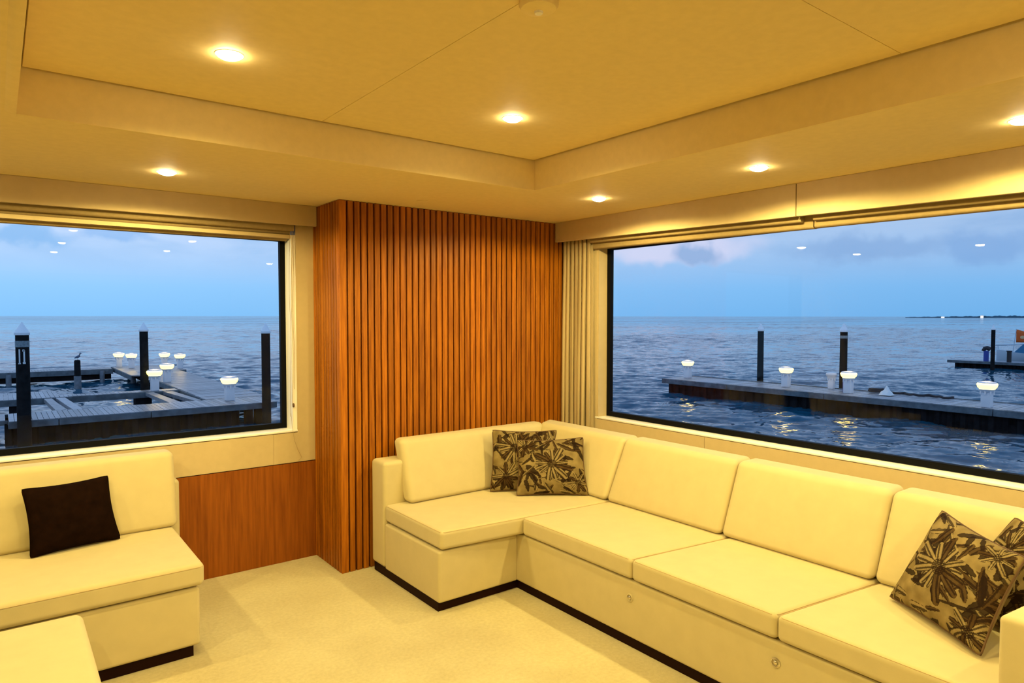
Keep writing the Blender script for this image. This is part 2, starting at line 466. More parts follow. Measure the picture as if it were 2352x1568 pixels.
# ceiling: lowered border with rounded lip around a raised tray
RX0, RX1, RY0, RY1 = 0.064, 2.19, -3.2, 2.67
ceil = empty('ceiling', (0, 0, SOF), 'cream padded ceiling with lowered border around a raised tray', kind='structure')
mb = MB()
mb.box(XL - .1, RX0, YB - .1, YF + .12, SOF, 2.45)
mb.box(RX1, XR + .12, YB - .1, YF + .12, SOF, 2.45)
mb.box(RX0, RX1, RY1, YF + .12, SOF, 2.45)
mb.box(RX0, RX1, YB - .1, RY0, SOF, 2.45)
mb.build('soffit', 'ceiling', ceil)
# rounded padded lip at the lower edge of the tray
mb = MB()
prof = [(0.0, 0.0), (0.0, -0.004), (0.012, -0.007), (0.022, -0.004), (0.03, 0.0)]
for (a, bq, nrm) in [((RX0, RY1), (RX1, RY1), (0, 1)), ((RX1, RY1), (RX1, RY0), (1, 0)), ((RX0, RY0), (RX0, RY1), (-1, 0))]:
    vs = []
    for (p0) in (a, bq):
        for (o_, z_) in prof:
            vs.append((p0[0] + nrm[0] * o_, p0[1] + nrm[1] * o_, SOF + z_))
    k = len(prof)
    mb.add(vs, [(i, i + 1, k + i + 1, k + i) for i in range(k - 1)])
mb.build('padded_lip', 'ceiling', ceil, smooth=True)
MB().box(RX0, RX1, RY0, RY1, CEI + 0.03, 2.40).build('tray_top', 'gap', ceil)
# three padded panels hung in the tray, thin seams between them
g = 0.018; s2 = 0.0006
for (x0, x1, y0, y1) in [(RX0 + g, 1.064 - s2, RY0 + g, RY1 - g), (1.064 + s2, RX1 - g, 0.915 + s2, RY1 - g), (1.064 + s2, RX1 - g, RY0 + g, 0.915 - s2)]:
    MB().box(x0, x1, y0, y1, CEI, CEI + 0.029).build('ceiling_panel', 'ceiling', ceil, bevel=0.0008, seg=1)

# left wall (window, teak dado), plane y = YF
LWX0, LWX1, LWZ0, LWZ1 = -0.42, 1.405, 0.773, 1.985
wl = empty('wall_left', (0, YF, 0), 'beige wall with teak lower panel behind the left sofa', kind='structure')
mb = MB()
D = 0.13
mb.box(XL - .1, LWX0, YF, YF + D, 0.585, SOF); mb.box(LWX1, XR + .1, YF, YF + D, 0.585, SOF)
mb.box(LWX0, LWX1, YF, YF + D, 0.585, LWZ0 - .012); mb.box(LWX0, LWX1, YF, YF + D, LWZ1, SOF)
mb.box(XL - .1, XR + .1, YF + .004, YF + D, 0.0, 0.585)
mb.build('wall_panel', 'wall', wl)
MB().box(-1.2, 1.52, YF - 0.002, YF + 0.004, 0.0, 0.581).build('teak_panel', 'teak', wl, bevel=0.001, seg=1)
MB().box(-1.2, 1.52, YF - 0.001, YF + 0.004, 0.581, 0.5852).build('panel_joint', 'kick', wl)
MB().box(1.262, 1.2628, YF - 0.0003, YF + 0.01, 0.5852, LWZ0 - .012).build('panel_seam', 'gap', wl)

# right wall, plane x = XR
RWY0, RWY1, RWZ0, RWZ1 = -0.9, 3.234, 0.772, 1.985
wr = empty('wall_right', (XR, 0, 0), 'beige wall below and beside the right window', kind='structure')
mb = MB()
mb.box(XR, XR + D, RWY1, YF + .1, 0, SOF); mb.box(XR, XR + D, YB - .1, RWY0, 0, SOF)
mb.box(XR + .012, XR + D, RWY0, RWY1, 0, RWZ0 - .012); mb.box(XR, XR + D, RWY0, RWY1, RWZ1, SOF)
mb.build('wall_panel', 'wall', wr)
for (y0, y1) in ((RWY0, 2.363), (2.3655, RWY1)):
    MB().box(XR - .001, XR + .012, y0, y1, 0.0, RWZ0 - .012).build('wall_panel', 'wall', wr)
# unseen rear and far-left walls close the cabin
tag(MB().box(XL - .1, XL, YB - .1, YF + .1, 0, SOF).build('wall_far_left', 'walnut'), 'dark walnut cabin wall outside the view', kind='structure')
tag(MB().box(XL - .1, XR + .1, YB - .1, YB, 0, SOF).build('wall_rear', 'walnut'), 'dark walnut cabin wall behind the camera', kind='structure')

# windows: black frame, pane, sill and side lining
def window(name, label, axis, plane, a0, a1, z0, z1, wall):
    w = empty(name, (plane if axis == 'x' else 0, plane if axis == 'y' else 0, z0), label, kind='structure')
    def bx(m_, n0, n1, p0, p1, q0, q1):
        if axis == 'y': m_.box(p0, p1, n0, n1, q0, q1)
        else: m_.box(n0, n1, p0, p1, q0, q1)
    fw = 0.030
    for (p0, p1, q0, q1) in ((a0, a1, z0, z0 + fw), (a0, a1, z1 - fw, z1), (a0, a0 + fw, z0 + fw, z1 - fw), (a1 - fw, a1, z0 + fw, z1 - fw)):
        m_ = MB(); bx(m_, plane, plane + .03, p0, p1, q0, q1); m_.build('window_frame', 'black', w)
    m_ = MB(); bx(m_, plane + .010, plane + .018, a0 + fw - .004, a1 - fw + .004, z0 + fw - .004, z1 - fw + .004); m_.build('window_pane', 'glass', w)
    m_ = MB(); bx(m_, wall - .0015, plane + .03, a0 - .03, a1 + .03, z0 - .014, z0 - .002); m_.build('window_sill', 'sill', w, bevel=.003)
    for (p0, p1) in ((a0 - .012, a0), (a1, a1 + (.027 if axis == 'y' else .0115))):
        m_ = MB(); bx(m_, wall + .002, plane + .03, p0, p1, z0 - .002, z1); m_.build('side_lining', 'sill' if axis == 'y' else 'wall', w)
    m_ = MB(); bx(m_, wall + .002, plane + .03, a0, a1, z1 - .02, z1); m_.build('top_lining', 'wall', w)
    return w
LG, RG = 4.03, 3.28
window('window_1', 'black framed window over the left sofa, jetty and sea outside', 'y', LG, LWX0, 1.377, 0.779, 1.925, YF)
window('window_2', 'wide black framed window over the long sofa, sea outside', 'x', RG, RWY0, 3.222, 0.777, 1.925, XR)

# slatted teak column between the windows
CX0, CX1, CY = 1.512, 3.150, 3.544
wc = empty('wall_center', (CX0, CY, 0), 'protruding column clad in vertical teak slats between the two windows', kind='structure')
MB().box(CX0 + .016, CX1, CY + .020, YF, 0, SOF).build('slat_backing', 'backing', wc)
P_ = 0.04125
def slat_mesh(w):
    mb = MB().box(0, w, -0.001, 0.021, 0.0, SOF - .001)
    return mb
base = None
x = 1.5585 - 0.0465
i = 0
me_front = None
while x < CX1 - 0.01:
    w = 0.0325 if i else 0.0425
    if i == 0:
        o = MB().box(0, w, -0.001, .014, 0, SOF - .001).build('slat', 'slat', wc, bevel=.0025, seg=1, loc=(x - CX0, 0, 0))
        x = 1.5585 + 0.004
    else:
        if me_front is None:
            o = slat_mesh(w).build('slat', 'slat', wc, bevel=.0025, seg=1, loc=(x - CX0, 0, 0)); me_front = o.data
        else:
            link('slat', me_front, wc, (x - CX0, 0, 0))
        x += P_
    i += 1
y = CY + 0.016
me_side = None
while y < YF - 0.012:
    if me_side is None:
        o = MB().box(-0.001, 0.017, 0, 0.0285, 0, SOF - .001).build('slat', 'slat', wc, bevel=.0025, seg=1, loc=(0, y - CY, 0)); me_side = o.data
    else:
        link('slat', me_side, wc, (0, y - CY, 0))
    y += P_ * 0.93

# fabric pelmets below the ceiling border
pl = empty('pelmet', (0, 3.85, 1.97), 'long cream padded pelmet above the left window', 'pelmet')
MB().hexa([(-1.2, 3.855, 1.962), (1.508, 3.855, 1.977), (1.508, 3.875, 1.977), (-1.2, 3.875, 1.962), (-1.2, 3.855, SOF), (1.508, 3.855, SOF), (1.508, 3.875, SOF), (-1.2, 3.875, SOF)]).build('fascia_board', 'wall', pl, bevel=.004)
def pelmet_right(y0, y1, z0, z1, label):
    p = empty('pelmet', (3.09, y0, z0), label, 'pelmet')
    MB().hexa([(3.09, y0, z0), (3.112, y0, z0), (3.112, y1, z1), (3.09, y1, z1), (3.09, y0, SOF), (3.112, y0, SOF), (3.112, y1, SOF), (3.09, y1, SOF)]).build('fascia_board', 'wall', p, bevel=.004)
pelmet_right(1.7705, 3.540, 1.935, 1.963, 'cream padded pelmet section above the curtain, ending at the slatted column')
pelmet_right(-0.9, 1.7665, 1.89, 1.935, 'cream padded pelmet section beyond the joint, further from the curtain')

# folded roman blinds
def roman(name_label, axis, a0, a1, folds, cords=None, zslope=0.0):
    """folds: (front, back, z bottom at a0, z bottom at a1, z top, inset at the ends)"""
    o0 = folds[0]
    rb = empty('roman_blind', (o0[0] if axis == 'x' else a0, o0[0] if axis == 'y' else a0, o0[2]), name_label, 'blind')
    for (f0, f1, zb0, zb1, zt, e0, e1) in folds:
        n = 18; vs = []; fs = []
        pr = []
        for k in range(9):
            an = math.pi * (k / 8.0)
            pr.append(((f0 + f1) / 2 - math.cos(an) * (f1 - f0) / 2, -math.sin(an) * 0.012))
        for (a_, zb) in ((a0 + e0, zb0 + .012), (a1 - e1, zb1 + .012)):
            ring = [(f0, zt - zb)] + pr + [(f1, zt - zb)]
            for (d_, zz) in ring:
                vs.append((a_, d_, zb + zz) if axis == 'y' else (d_, a_, zb + zz))
        k = len(pr) + 2
        fs = [(i_, i_ + 1, k + i_ + 1, k + i_) for i_ in range(k - 1)] + [(k - 1, 0, k, 2 * k - 1), tuple(range(k - 1, -1, -1)), tuple(range(k, 2 * k))]
        MB().add(vs, fs).build('fold', 'blind', rb, smooth=True)
    return rb
rbl = roman('folded cream roman blind at the top of the left window', 'y', -1.0, 1.40,
      [(3.90, 3.935, 1.938, 1.945, 2.06, 0, 0.012), (3.935, 3.965, 1.918, 1.926, 2.06, 0, 0.022), (3.965, 4.005, 1.882, 1.892, 2.06, 0, 0.030)])
rb1 = roman('folded cream roman blind next to the curtain on the right window', 'x', 1.722, 3.262,
      [(3.135, 3.165, 1.910, 1.936, 2.06, .045, 0.02), (3.17, 3.215, 1.878, 1.896, 2.06, 0, 0.015)])
rb2 = roman('folded cream roman blind on the right window, farther from the curtain', 'x', -0.9, 1.716,
      [(3.135, 3.165, 1.872, 1.913, 2.06, 0, 0.010), (3.17, 3.215, 1.858, 1.880, 2.06, 0, 0.0)])
# blind cords of the left window
for k, (dx, zb) in enumerate(((0.0, 1.02), (0.010, 0.93), (0.022, 0.86))):
    pts = [(1.385 - dx + 0.004 * math.sin(j * .8 + k), 3.918 - dx * .3, 1.94 - (1.94 - zb) * j / 12) for j in range(13)]
    MB().tube(pts, 0.0011, 5).build('pull_cord', 'cord', rbl)
MB().lathe([(0.003, 0.012), (0.006, 0.008), (0.0065, -0.006), (0.003, -0.012)], (1.378, 3.915, 0.925), 10).build('cord_toggle', 'knob', rbl, smooth=True)
pts = [(1.362, 3.914, 0.88), (1.368, 3.912, 0.80), (1.380, 3.912, 0.72), (1.400, 3.914, 0.66), (1.425, 3.916, 0.61), (1.405, 3.917, 0.595)]
MB().tube(pts, 0.0011, 5).build('pull_cord', 'cord', rbl)

# gathered curtain
cur = empty('curtain', (3.15, 3.38, 0.655), 'gathered cream curtain hanging between slatted column and right window', 'curtain')
NU, NV = 150, 24
vs = []; fs = []; uvs = []
for j in range(NV + 1):
    tz = j / NV; z = 0.655 + (2.03 - 0.655) * tz
    for i_ in range(NU + 1):
        u = i_ / NU
        ph = 2 * math.pi * (7.5 * u + 0.25 * math.sin(5 * u))
        amp = (0.014 + 0.014 * (1 - tz)) * (0.75 + 0.35 * math.sin(9.1 * u + 1))
        yy = 3.525 - 0.265 * u + 0.010 * math.sin(2 * ph + .6) + (0.006 * (1 - tz)) * math.sin(11 * u)
        xx = 3.158 + amp * math.sin(ph + 0.25 * math.sin(3 * tz)) + 0.012 * u
        vs.append((xx, yy, z)); uvs.append((u, tz))
for j in range(NV):
    for i_ in range(NU):
        a = j * (NU + 1) + i_; fs.append((a, a + 1, a + NU + 2, a + NU + 1))
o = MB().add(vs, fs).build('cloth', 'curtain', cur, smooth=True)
uvl = o.data.uv_layers.new(name='UVMap')
for lp in o.data.loops: uvl.data[lp.index].uv = uvs[lp.vertex_index]
md = o.modifiers.new('thickness', 'SOLIDIFY'); md.thickness = 0.002
MB().box(3.125, 3.19, 3.25, 3.538, 2.03, 2.05).build('curtain_track', 'gap', cur)

# ------------------------------------------------------------------ downlights
def lens_parts(o, z):
    mb = MB().lathe([(0.042, 0.002), (0.041, -0.0012), (0.038, -0.0015), (0.037, 0.002)], (0, 0, 0), 28)
    mb.build('trim_ring', 'white_trim', o, smooth=True, loc=(0, 0, 0))
    mb = MB().lathe([(0.036, -0.001), (0.034, -0.006), (0.026, -0.011), (0.014, -0.0145), (0.003, -0.0155)], (0, 0, 0), 20)
    mb.build('lamp_lens', 'lens', o, smooth=True, loc=(0, 0, 0))
    return o
spots = [
    (0.575, 2.152, CEI, 'round lit ceiling downlight in the raised tray, near its left edge'),
    (1.648, 2.147, CEI, 'round lit ceiling downlight in the raised tray, near its far corner'),
    (0.62, 3.353, SOF, 'round lit downlight in the ceiling border above the left sofa'),
    (2.637, 2.657, SOF, 'round lit downlight in the ceiling border above the corner seat'),
    (2.64, 1.684, SOF, 'round lit downlight in the ceiling border by the pelmet joint'),
    (2.687, 0.750, SOF, 'round lit downlight in the ceiling border cut by the right picture edge'),
    (0.575, 0.75, CEI, 'round lit downlight in the raised tray, first row out of view'),
    (1.648, 0.42, CEI, 'round lit downlight in the raised tray above the carpet, out of view'),
    (0.575, -0.6, CEI, 'round lit downlight in the raised tray above the camera'),
    (1.648, -0.9, CEI, 'round lit downlight in the raised tray beside the camera'),
    (0.575, -1.9, CEI, 'round lit downlight in the raised tray behind the camera'),
    (2.66, -0.25, SOF, 'round lit downlight in the ceiling border behind the right sofa arm'),
    (-0.45, 3.353, SOF, 'round lit downlight in the ceiling border beyond the left picture edge'),
    (-0.42, 2.25, SOF, 'round lit downlight in the left ceiling border, out of view'),
    (-0.42, 0.9, SOF, 'round lit downlight in the left ceiling border beside the camera'),
]
ld = bpy.data.lights.new('downlight_beam', 'SPOT')
ld.energy = LAMP_W; ld.color = LAMP_COL; ld.spot_size = R(170); ld.spot_blend = 0.20; ld.shadow_soft_size = 0.020
ld_tray = ld.copy(); ld_tray.name = 'tray_downlight_beam'; ld_tray.spot_size = R(162); ld_tray.spot_blend = 0.3; ld_tray.energy = LAMP_W * 0.82
proto = None
for (x, y, z, lab) in spots:
    if proto is None:
        proto = empty('ceiling_downlight', (x, y, z)); lens_parts(proto, z); o = proto
        lo = bpy.data.objects.new('lamp_beam', ld); COL.objects.link(lo); lo.parent = o; lo.location = (0, 0, -0.037)
    else:
        o = copy_tree(proto, (x, y, z))
    for ch in o.children:
        if ch.type == 'LIGHT': ch.data = ld_tray if z == CEI else ld
    tag(o, lab, 'ceiling light', 'ceiling downlights')
sd = empty('ceiling_sensor', (1.094, 1.318, CEI), 'small round cream sensor on the ceiling at the top picture edge', 'sensor')
MB().lathe([(0.05, 0.001), (0.05, -0.012), (0.044, -0.02), (0.02, -0.026), (0.004, -0.027)], (1.094, 1.318, CEI), 24).build('sensor_body', 'ceiling', sd, smooth=True)
MB().lathe([(0.012, -0.024), (0.010, -0.032), (0.003, -0.034)], (1.094, 1.318, CEI), 14).build('sensor_dome', 'white_trim', sd, smooth=True)
sd = empty('blanking_cap', (1.905, 3.31, SOF), 'flush round cream cap in the ceiling border before the slatted column', 'ceiling cap')
MB().lathe([(0.032, 0.001), (0.032, -0.003), (0.028, -0.005), (0.003, -0.005)], (1.905, 3.31, SOF), 24).build('cap_disc', 'ceiling', sd, smooth=True)

# ------------------------------------------------------------------ corner sofa
SZ, BZ, KZ = 0.405, 0.312, 0.048
K = -0.14      # the seams run slightly askew
def skew(xa, xb, ya0, ya1, za, zb):
    """a block between two seams; y given at x = 2.16 and shifted by K further back"""
    def p(x, y, z): return (x, y + K * (x - 2.16), z)
    return [p(xa, ya0, za), p(xb, ya0, za), p(xb, ya1, za), p(xa, ya1, za), p(xa, ya0, zb), p(xb, ya0, zb), p(xb, ya1, zb), p(xa, ya1, zb)]
sofa = empty('corner_sofa', (2.6, 2.0, 0), 'long cream upholstered corner sofa under the right window', 'sofa')
# kick board
mb = MB(); mb.box(2.18, 3.10, 0.45, 3.50, 0, KZ + .01); mb.box(1.69, 2.2, 2.80, 3.50, 0, KZ + .01)
mb.build('kick_board', 'kick', sofa)
# bases
soft('seat_base', box_corners(2.163, 3.12, 0.50, 3.50, KZ, BZ - .009), 'fabric', sofa, r=.012)
soft('seat_base', box_corners(1.680, 2.1665, 2.775, 3.35, KZ, BZ - .009), 'fabric', sofa, r=.012)
# back frames
soft('back_frame', box_corners(1.680, 3.12, 3.355, 3.515, KZ, 0.640), 'fabric', sofa, r=.022)
soft('back_frame', box_corners(2.99, 3.12, 0.44, 3.36, BZ - .009, 0.640), 'fabric', sofa, r=.02)
# seat cushions
def seat(corners):
    c = soft('seat_cushion', corners, 'fabric', sofa, r=.020, bulge=.004, flat=(0, 1))
    # welt around the upper edge
    t_ = [Vector(p) for p in corners[4:8]]; cen = sum(t_, Vector()) / 4
    ring = []
    for k in range(4):
        a, bq = t_[k], t_[(k + 1) % 4]; d_ = (bq - a).normalized()
        ring += [a + d_ * .018, bq - d_ * .018]
    ring = [p + (cen - p).normalized() * 0.004 + Vector((0, 0, -0.0055)) for p in ring]
    MB().tube(ring, 0.0009, 5, closed=True).build('welt_seam', 'seam', c, loc=(0, 0, 0))
seat([(1.685, 2.762, BZ), (2.99, 2.636, BZ), (2.99, 3.36, BZ), (1.685, 3.36, BZ), (1.685, 2.762, SZ), (2.99, 2.636, SZ), (2.99, 3.36, SZ), (1.685, 3.36, SZ)])
seat([(2.146, 1.9595, BZ), (2.99, 1.841, BZ), (2.99, 2.633, BZ), (2.146, 2.715, BZ), (2.146, 1.9595, SZ), (2.99, 1.841, SZ), (2.99, 2.633, SZ), (2.146, 2.715, SZ)])
seat(skew(2.146, 2.99, 1.2775, 1.9545, BZ, SZ))
seat(skew(2.146, 2.99, 0.621, 1.2745, BZ, SZ))
# back cushions, leaning
def back_x(yb0, yb1, yt0, yt1):
    z0, z1 = SZ + .003, 0.752
    return [(2.700, yb0, z0), (2.855, yb0, z0), (2.855, yb1, z0), (2.700, yb1, z0), (2.838, yt0, z1), (2.985, yt0, z1), (2.985, yt1, z1), (2.838, yt1, z1)]
def back(corners):
    return soft('back_cushion', corners, 'fabric', sofa, r=.030, bulge=.006, flat=(1, 2))
back(back_x(1.9075, 2.662, 1.9075, 2.641))
back(back_x(1.2045, 1.9045, 1.1945, 1.9045))
back(back_x(0.56, 1.2015, 0.52, 1.1915))
# return back cushion and the wedge in the corner
soft('back_cushion', [(1.795, 3.262, SZ + .003), (2.72, 3.262, SZ + .003), (2.72, 3.352, SZ + .003), (1.795, 3.352, SZ + .003),
      (1.795, 3.372, .752), (2.86, 3.372, .752), (2.86, 3.482, .752), (1.795, 3.482, .752)], 'fabric', sofa, r=.030, bulge=.005, flat=(0, 2))
soft('back_cushion', [(2.700, 2.665, SZ + .003), (2.855, 2.665, SZ + .003), (2.855, 3.335, SZ + .003), (2.700, 3.262, SZ + .003),
      (2.838, 2.644, .752), (2.985, 2.644, .752), (2.985, 3.482, .752), (2.838, 3.40, .752)], 'fabric', sofa, r=.030, bulge=.004, flat=(1, 2))
# arm at the near end
soft('armrest', [(2.128, 0.43, KZ), (3.10, 0.31, KZ), (3.10, 0.50, KZ), (2.128, 0.619, KZ), (2.128, 0.43, .647), (3.10, 0.31, .647), (3.10, 0.50, .647), (2.128, 0.619, .647)], 'fabric', sofa, r=.018)
# round drawer latches on the front
for (y_, mtl) in ((1.976, 'fabric'), (1.285, 'chrome')):
    def disc(prof, mat, name, par):
        mb = MB().lathe(prof, (0, 0, 0), 20)
        mb.v = [(2.1632 - z_, y_ + x_, 0.226 + yy_) for (x_, yy_, z_) in mb.v]
        return mb.build(name, mat, par, smooth=True)
    l_ = disc([(0.018, -.002), (0.018, .003), (0.014, .0045), (0.0125, .001), (0.011, .001), (0.010, -.001)], mtl, 'drawer_latch', sofa)
    kn = disc([(0.007, -.002), (0.0075, .004), (0.004, .0065), (0.001, .0065)], 'chrome', 'latch_button', l_)
    kn.location = (0, 0, 0)

# ------------------------------------------------------------------ left sofa
ls = empty('sofa', (0.0, 3.4, 0), 'cream upholstered two part sofa below the left window', 'sofa')
MB().box(-1.2, 0.637, 3.067, 3.86, 0, KZ + .012).build('kick_board', 'kick', ls)
soft('seat_base', box_corners(-1.25, 0.660, 3.037, 3.84, KZ + .006, BZ - .009), 'fabric', ls, r=.014)
c = soft('seat_cushion', box_corners(-1.25, 0.676, 3.018, 3.76, BZ, SZ + .003), 'fabric', ls, r=.022, bulge=.005, flat=(0, 1))
ring = [(-1.24, 3.0175, SZ - .012), (0.655, 3.0175, SZ - .012), (0.672, 3.026, SZ - .012)]
MB().tube(ring, 0.0009, 5).build('welt_seam', 'seam', c, loc=(0, 0, 0))
soft('back_cushion', [(-1.25, 3.618, SZ + .004), (0.692, 3.618, SZ + .004), (0.692, 3.75, SZ + .004), (-1.25, 3.75, SZ + .004),
      (-1.25, 3.69, .772), (0.690, 3.69, .772), (0.690, 3.81, .772), (-1.25, 3.81, .772)], 'fabric', ls, r=.028, bulge=.006, flat=(0, 2))
soft('back_frame', box_corners(-1.25, 0.728, 3.757, 3.90, KZ + .006, .612), 'fabric', ls, r=.02)

ot = empty('ottoman', (-0.15, 2.45, 0), 'low cream upholstered ottoman in front of the left sofa', 'ottoman')
MB().box(-0.6, 0.17, 2.0, 2.75, 0, KZ + .012).build('kick_board', 'kick', ot)
soft('ottoman_base', box_corners(-0.65, 0.205, 1.95, 2.80, KZ + .006, 0.30), 'fabric', ot, r=.02)
soft('seat_cushion', box_corners(-0.66, 0.2215, 1.93, 2.815, 0.302, 0.396), 'fabric', ot, r=.03, bulge=.004, flat=(0, 1))

# ------------------------------------------------------------------ pillows
def paint(seed, flowers, leaves, size=560):
    """flat botanical print: returns a size x size x 3 linear-colour array"""
    rs = np.random.RandomState(seed)
    yy, xx = np.mgrid[0:size, 0:size] / (size - 1.0)
    tan = np.array([0.165, 0.115, 0.043]); pale = np.array([0.26, 0.19, 0.08]); brown = np.array([0.014, 0.006, 0.002]); mid = np.array([0.060, 0.031, 0.009])
    # blotchy ground
    gsz = 14; gr = rs.rand(gsz, gsz)
    fi = yy * (gsz - 1.001); fj = xx * (gsz - 1.001); i0 = fi.astype(int); j0 = fj.astype(int); a = fi - i0; bq = fj - j0
    a = a * a * (3 - 2 * a); bq = bq * bq * (3 - 2 * bq)
    nz_ = (gr[i0, j0] * (1 - a) * (1 - bq) + gr[i0 + 1, j0] * a * (1 - bq) + gr[i0, j0 + 1] * (1 - a) * bq + gr[i0 + 1, j0 + 1] * a * bq)
    img = tan + (pale - tan) * nz_[..., None]
    def lay(mask, colr):
        img[:] = img * (1 - mask[..., None]) + np.asarray(colr) * mask[..., None]
    def petal(x0, y0, ang, ln, wd, fill, outline, veins, curve=0.0):
        c_, s_ = math.cos(ang), math.sin(ang)
        dx, dy = xx - x0, yy - y0
        u = (dx * c_ + dy * s_) / ln; v = (-dx * s_ + dy * c_) / wd
        v = v - curve * u * u
        w = np.sqrt(np.clip(np.clip(u, 0, 1) * (1 - np.clip(u, 0, 1)) * 4, 0, 1)) ** 0.8 * (0.6 + 0.5 * np.clip(u, 0, 1))
        inside = (u > 0) & (u < 1) & (np.abs(v) < w * (1 + .10 * np.sin(u * 23 + x0 * 40)))
        q = np.abs(v) / np.maximum(w, 1e-4)
        if fill is not None: lay(np.where(inside, 0.9, 0.0), fill)
        if veins:
            st = np.sin(v * veins * 3.1 + 0.6 * np.sin(u * 5)) > 0.25
            lay(np.where(inside & st & (u > 0.08) & (u < 0.93), 0.85, 0.0), outline)
        lay(np.where(inside & (q > 0.80), 0.9, 0.0), outline)
    for (x0, y0, ang, ln, wd, kind) in leaves:
        if kind == 'dark': petal(x0, y0, ang, ln, wd, brown, brown, 0, 0.3)
        elif kind == 'vein': petal(x0, y0, ang, ln, wd, mid, brown, 1.7, 0.3)
        else: petal(x0, y0, ang, ln, wd, pale, brown, 1.4, -0.3)
    for (x0, y0, rad, n_, ph) in flowers:
        for k in range(n_):
            an = ph + 2 * math.pi * k / n_ + rs.uniform(-.12, .12); l_ = rad * rs.uniform(.75, 1.1)
            petal(x0, y0, an, l_, l_ * rs.uniform(.13, .20), pale if rs.rand() < .6 else mid, brown, 2.2, rs.uniform(-.4, .4))
        d_ = np.hypot(xx - x0, yy - y0)
        lay(np.where((d_ < rad * .24) & (np.sin(xx * 240) * np.sin(yy * 260) > -.35), .9, 0), brown)
    return np.clip(img, 0, 1)

def rand_print(seed, main):
    rs = np.random.RandomState(seed)
    leaves = []
    for k in range(90):
        e = rs.rand()
        px, py = rs.rand(), rs.rand()
        if math.hypot(px - main[0], py - main[1]) < .11: continue
        leaves.append((px, py, rs.uniform(0, 6.28), rs.uniform(.14, .34), rs.uniform(.016, .045), 'dark' if e < .36 else ('vein' if e < .72 else 'pale')))
    flowers = [(main[0], main[1], main[2], 13, rs.uniform(0, 6))]
    for (fx, fy, fr) in main[3]: flowers.append((fx, fy, fr, 9, rs.uniform(0, 6)))
    return paint(seed, flowers, leaves)

def pillow(name, BL, BR, TR, TL, label, puff=0.055, printed=None, group=None, n=240, pinch=0.07, face=1.0):
    BL, BR, TR, TL = [np.array(p, float) for p in (BL, BR, TR, TL)]
    cen = (BL + BR + TR + TL) / 4
    nrm = np.cross(BR - BL, TL - BL); nrm /= np.linalg.norm(nrm)      # faces the room
    o = empty(name, tuple(cen), label, 'pillow', group)
    def sheet(sign, N):
        s = np.linspace(-1, 1, N); u, v = np.meshgrid(s, s)
        rc = 1 - .020 * (u * v) ** 14
        un = u * (1 - pinch * (1 - v ** 2)) * rc; vn = v * (1 - pinch * (1 - u ** 2)) * rc
        a = (un + 1) / 2; bq = (vn + 1) / 2
        P = ((1 - a) * (1 - bq))[..., None] * BL + (a * (1 - bq))[..., None] * BR + (a * bq)[..., None] * TR + ((1 - a) * bq)[..., None] * TL
        h = puff * np.sqrt(np.clip(1 - u ** 2, 0, 1) ** 0.9 * np.clip(1 - v ** 2, 0, 1) ** 0.9)
        wr_ = 0.0035 * np.sin(7 * u + 5 * v * u) * np.abs(u * v) + 0.002 * np.sin(9 * v - 3 * u)
        P = P + (sign * (h + wr_ * np.clip(h / puff, 0, 1)))[..., None] * nrm
        f = []
        V = P.reshape(-1, 3) - cen
        I = np.arange(N * N).reshape(N, N)
        q = np.stack([I[:-1, :-1], I[:-1, 1:], I[1:, 1:], I[1:, :-1]], -1).reshape(-1, 4)
        if sign < 0: q = q[:, ::-1]
        return V, q, a, bq
    V, q, a, bq = sheet(1, n if printed is not None else 60)
    me = bpy.data.meshes.new('front_cover'); me.from_pydata(V.tolist(), [], q.tolist()); me.update()
    if printed is not None:
        ca = me.color_attributes.new('print', 'FLOAT_COLOR', 'POINT')
        sz = printed.shape[0]
        fi = np.clip((bq * (sz - 1)).round().astype(int), 0, sz - 1); fj = np.clip((a * (sz - 1)).round().astype(int), 0, sz - 1)
        colr = np.ones((V.shape[0], 4)); colr[:, :3] = printed[fi, fj].reshape(-1, 3)
        ca.data.foreach_set('color', colr.ravel())
    me.materials.append(M['print'] if printed is not None else M['dark_fabric'])
    me.polygons.foreach_set('use_smooth', [True] * len(me.polygons))
    link('front_cover', me, o, (0, 0, 0))
    V, q, a, bq = sheet(-1, 40)
    me = bpy.data.meshes.new('back_cover'); me.from_pydata(V.tolist(), [], q.tolist()); me.update()
    me.materials.append(M['plain_back'] if printed is not None else M['dark_fabric'])
    me.polygons.foreach_set('use_smooth', [True] * len(me.polygons))
    link('back_cover', me, o, (0, 0, 0))
    # piping
    ring = []
    K_ = 24
    for (e0, e1, fixed, val) in ((-1, 1, 'v', -1), (-1, 1, 'u', 1), (1, -1, 'v', 1), (1, -1, 'u', -1)):
        for k in range(K_):
            t_ = e0 + (e1 - e0) * k / K_
            u, v = (t_, val) if fixed == 'v' else (val, t_)
            rc = 1 - .020 * (u * v) ** 14
            un = u * (1 - pinch * (1 - v ** 2)) * rc; vn = v * (1 - pinch * (1 - u ** 2)) * rc; aa = (un + 1) / 2; bb = (vn + 1) / 2
            ring.append((1 - aa) * (1 - bb) * BL + aa * (1 - bb) * BR + aa * bb * TR + (1 - aa) * bb * TL - cen)
    MB().tube(ring, 0.0036 if printed is not None else 0.0025, 6, closed=True).build('piping', 'piping' if printed is not None else 'dark_fabric', o, smooth=True, loc=(0, 0, 0))
    return o

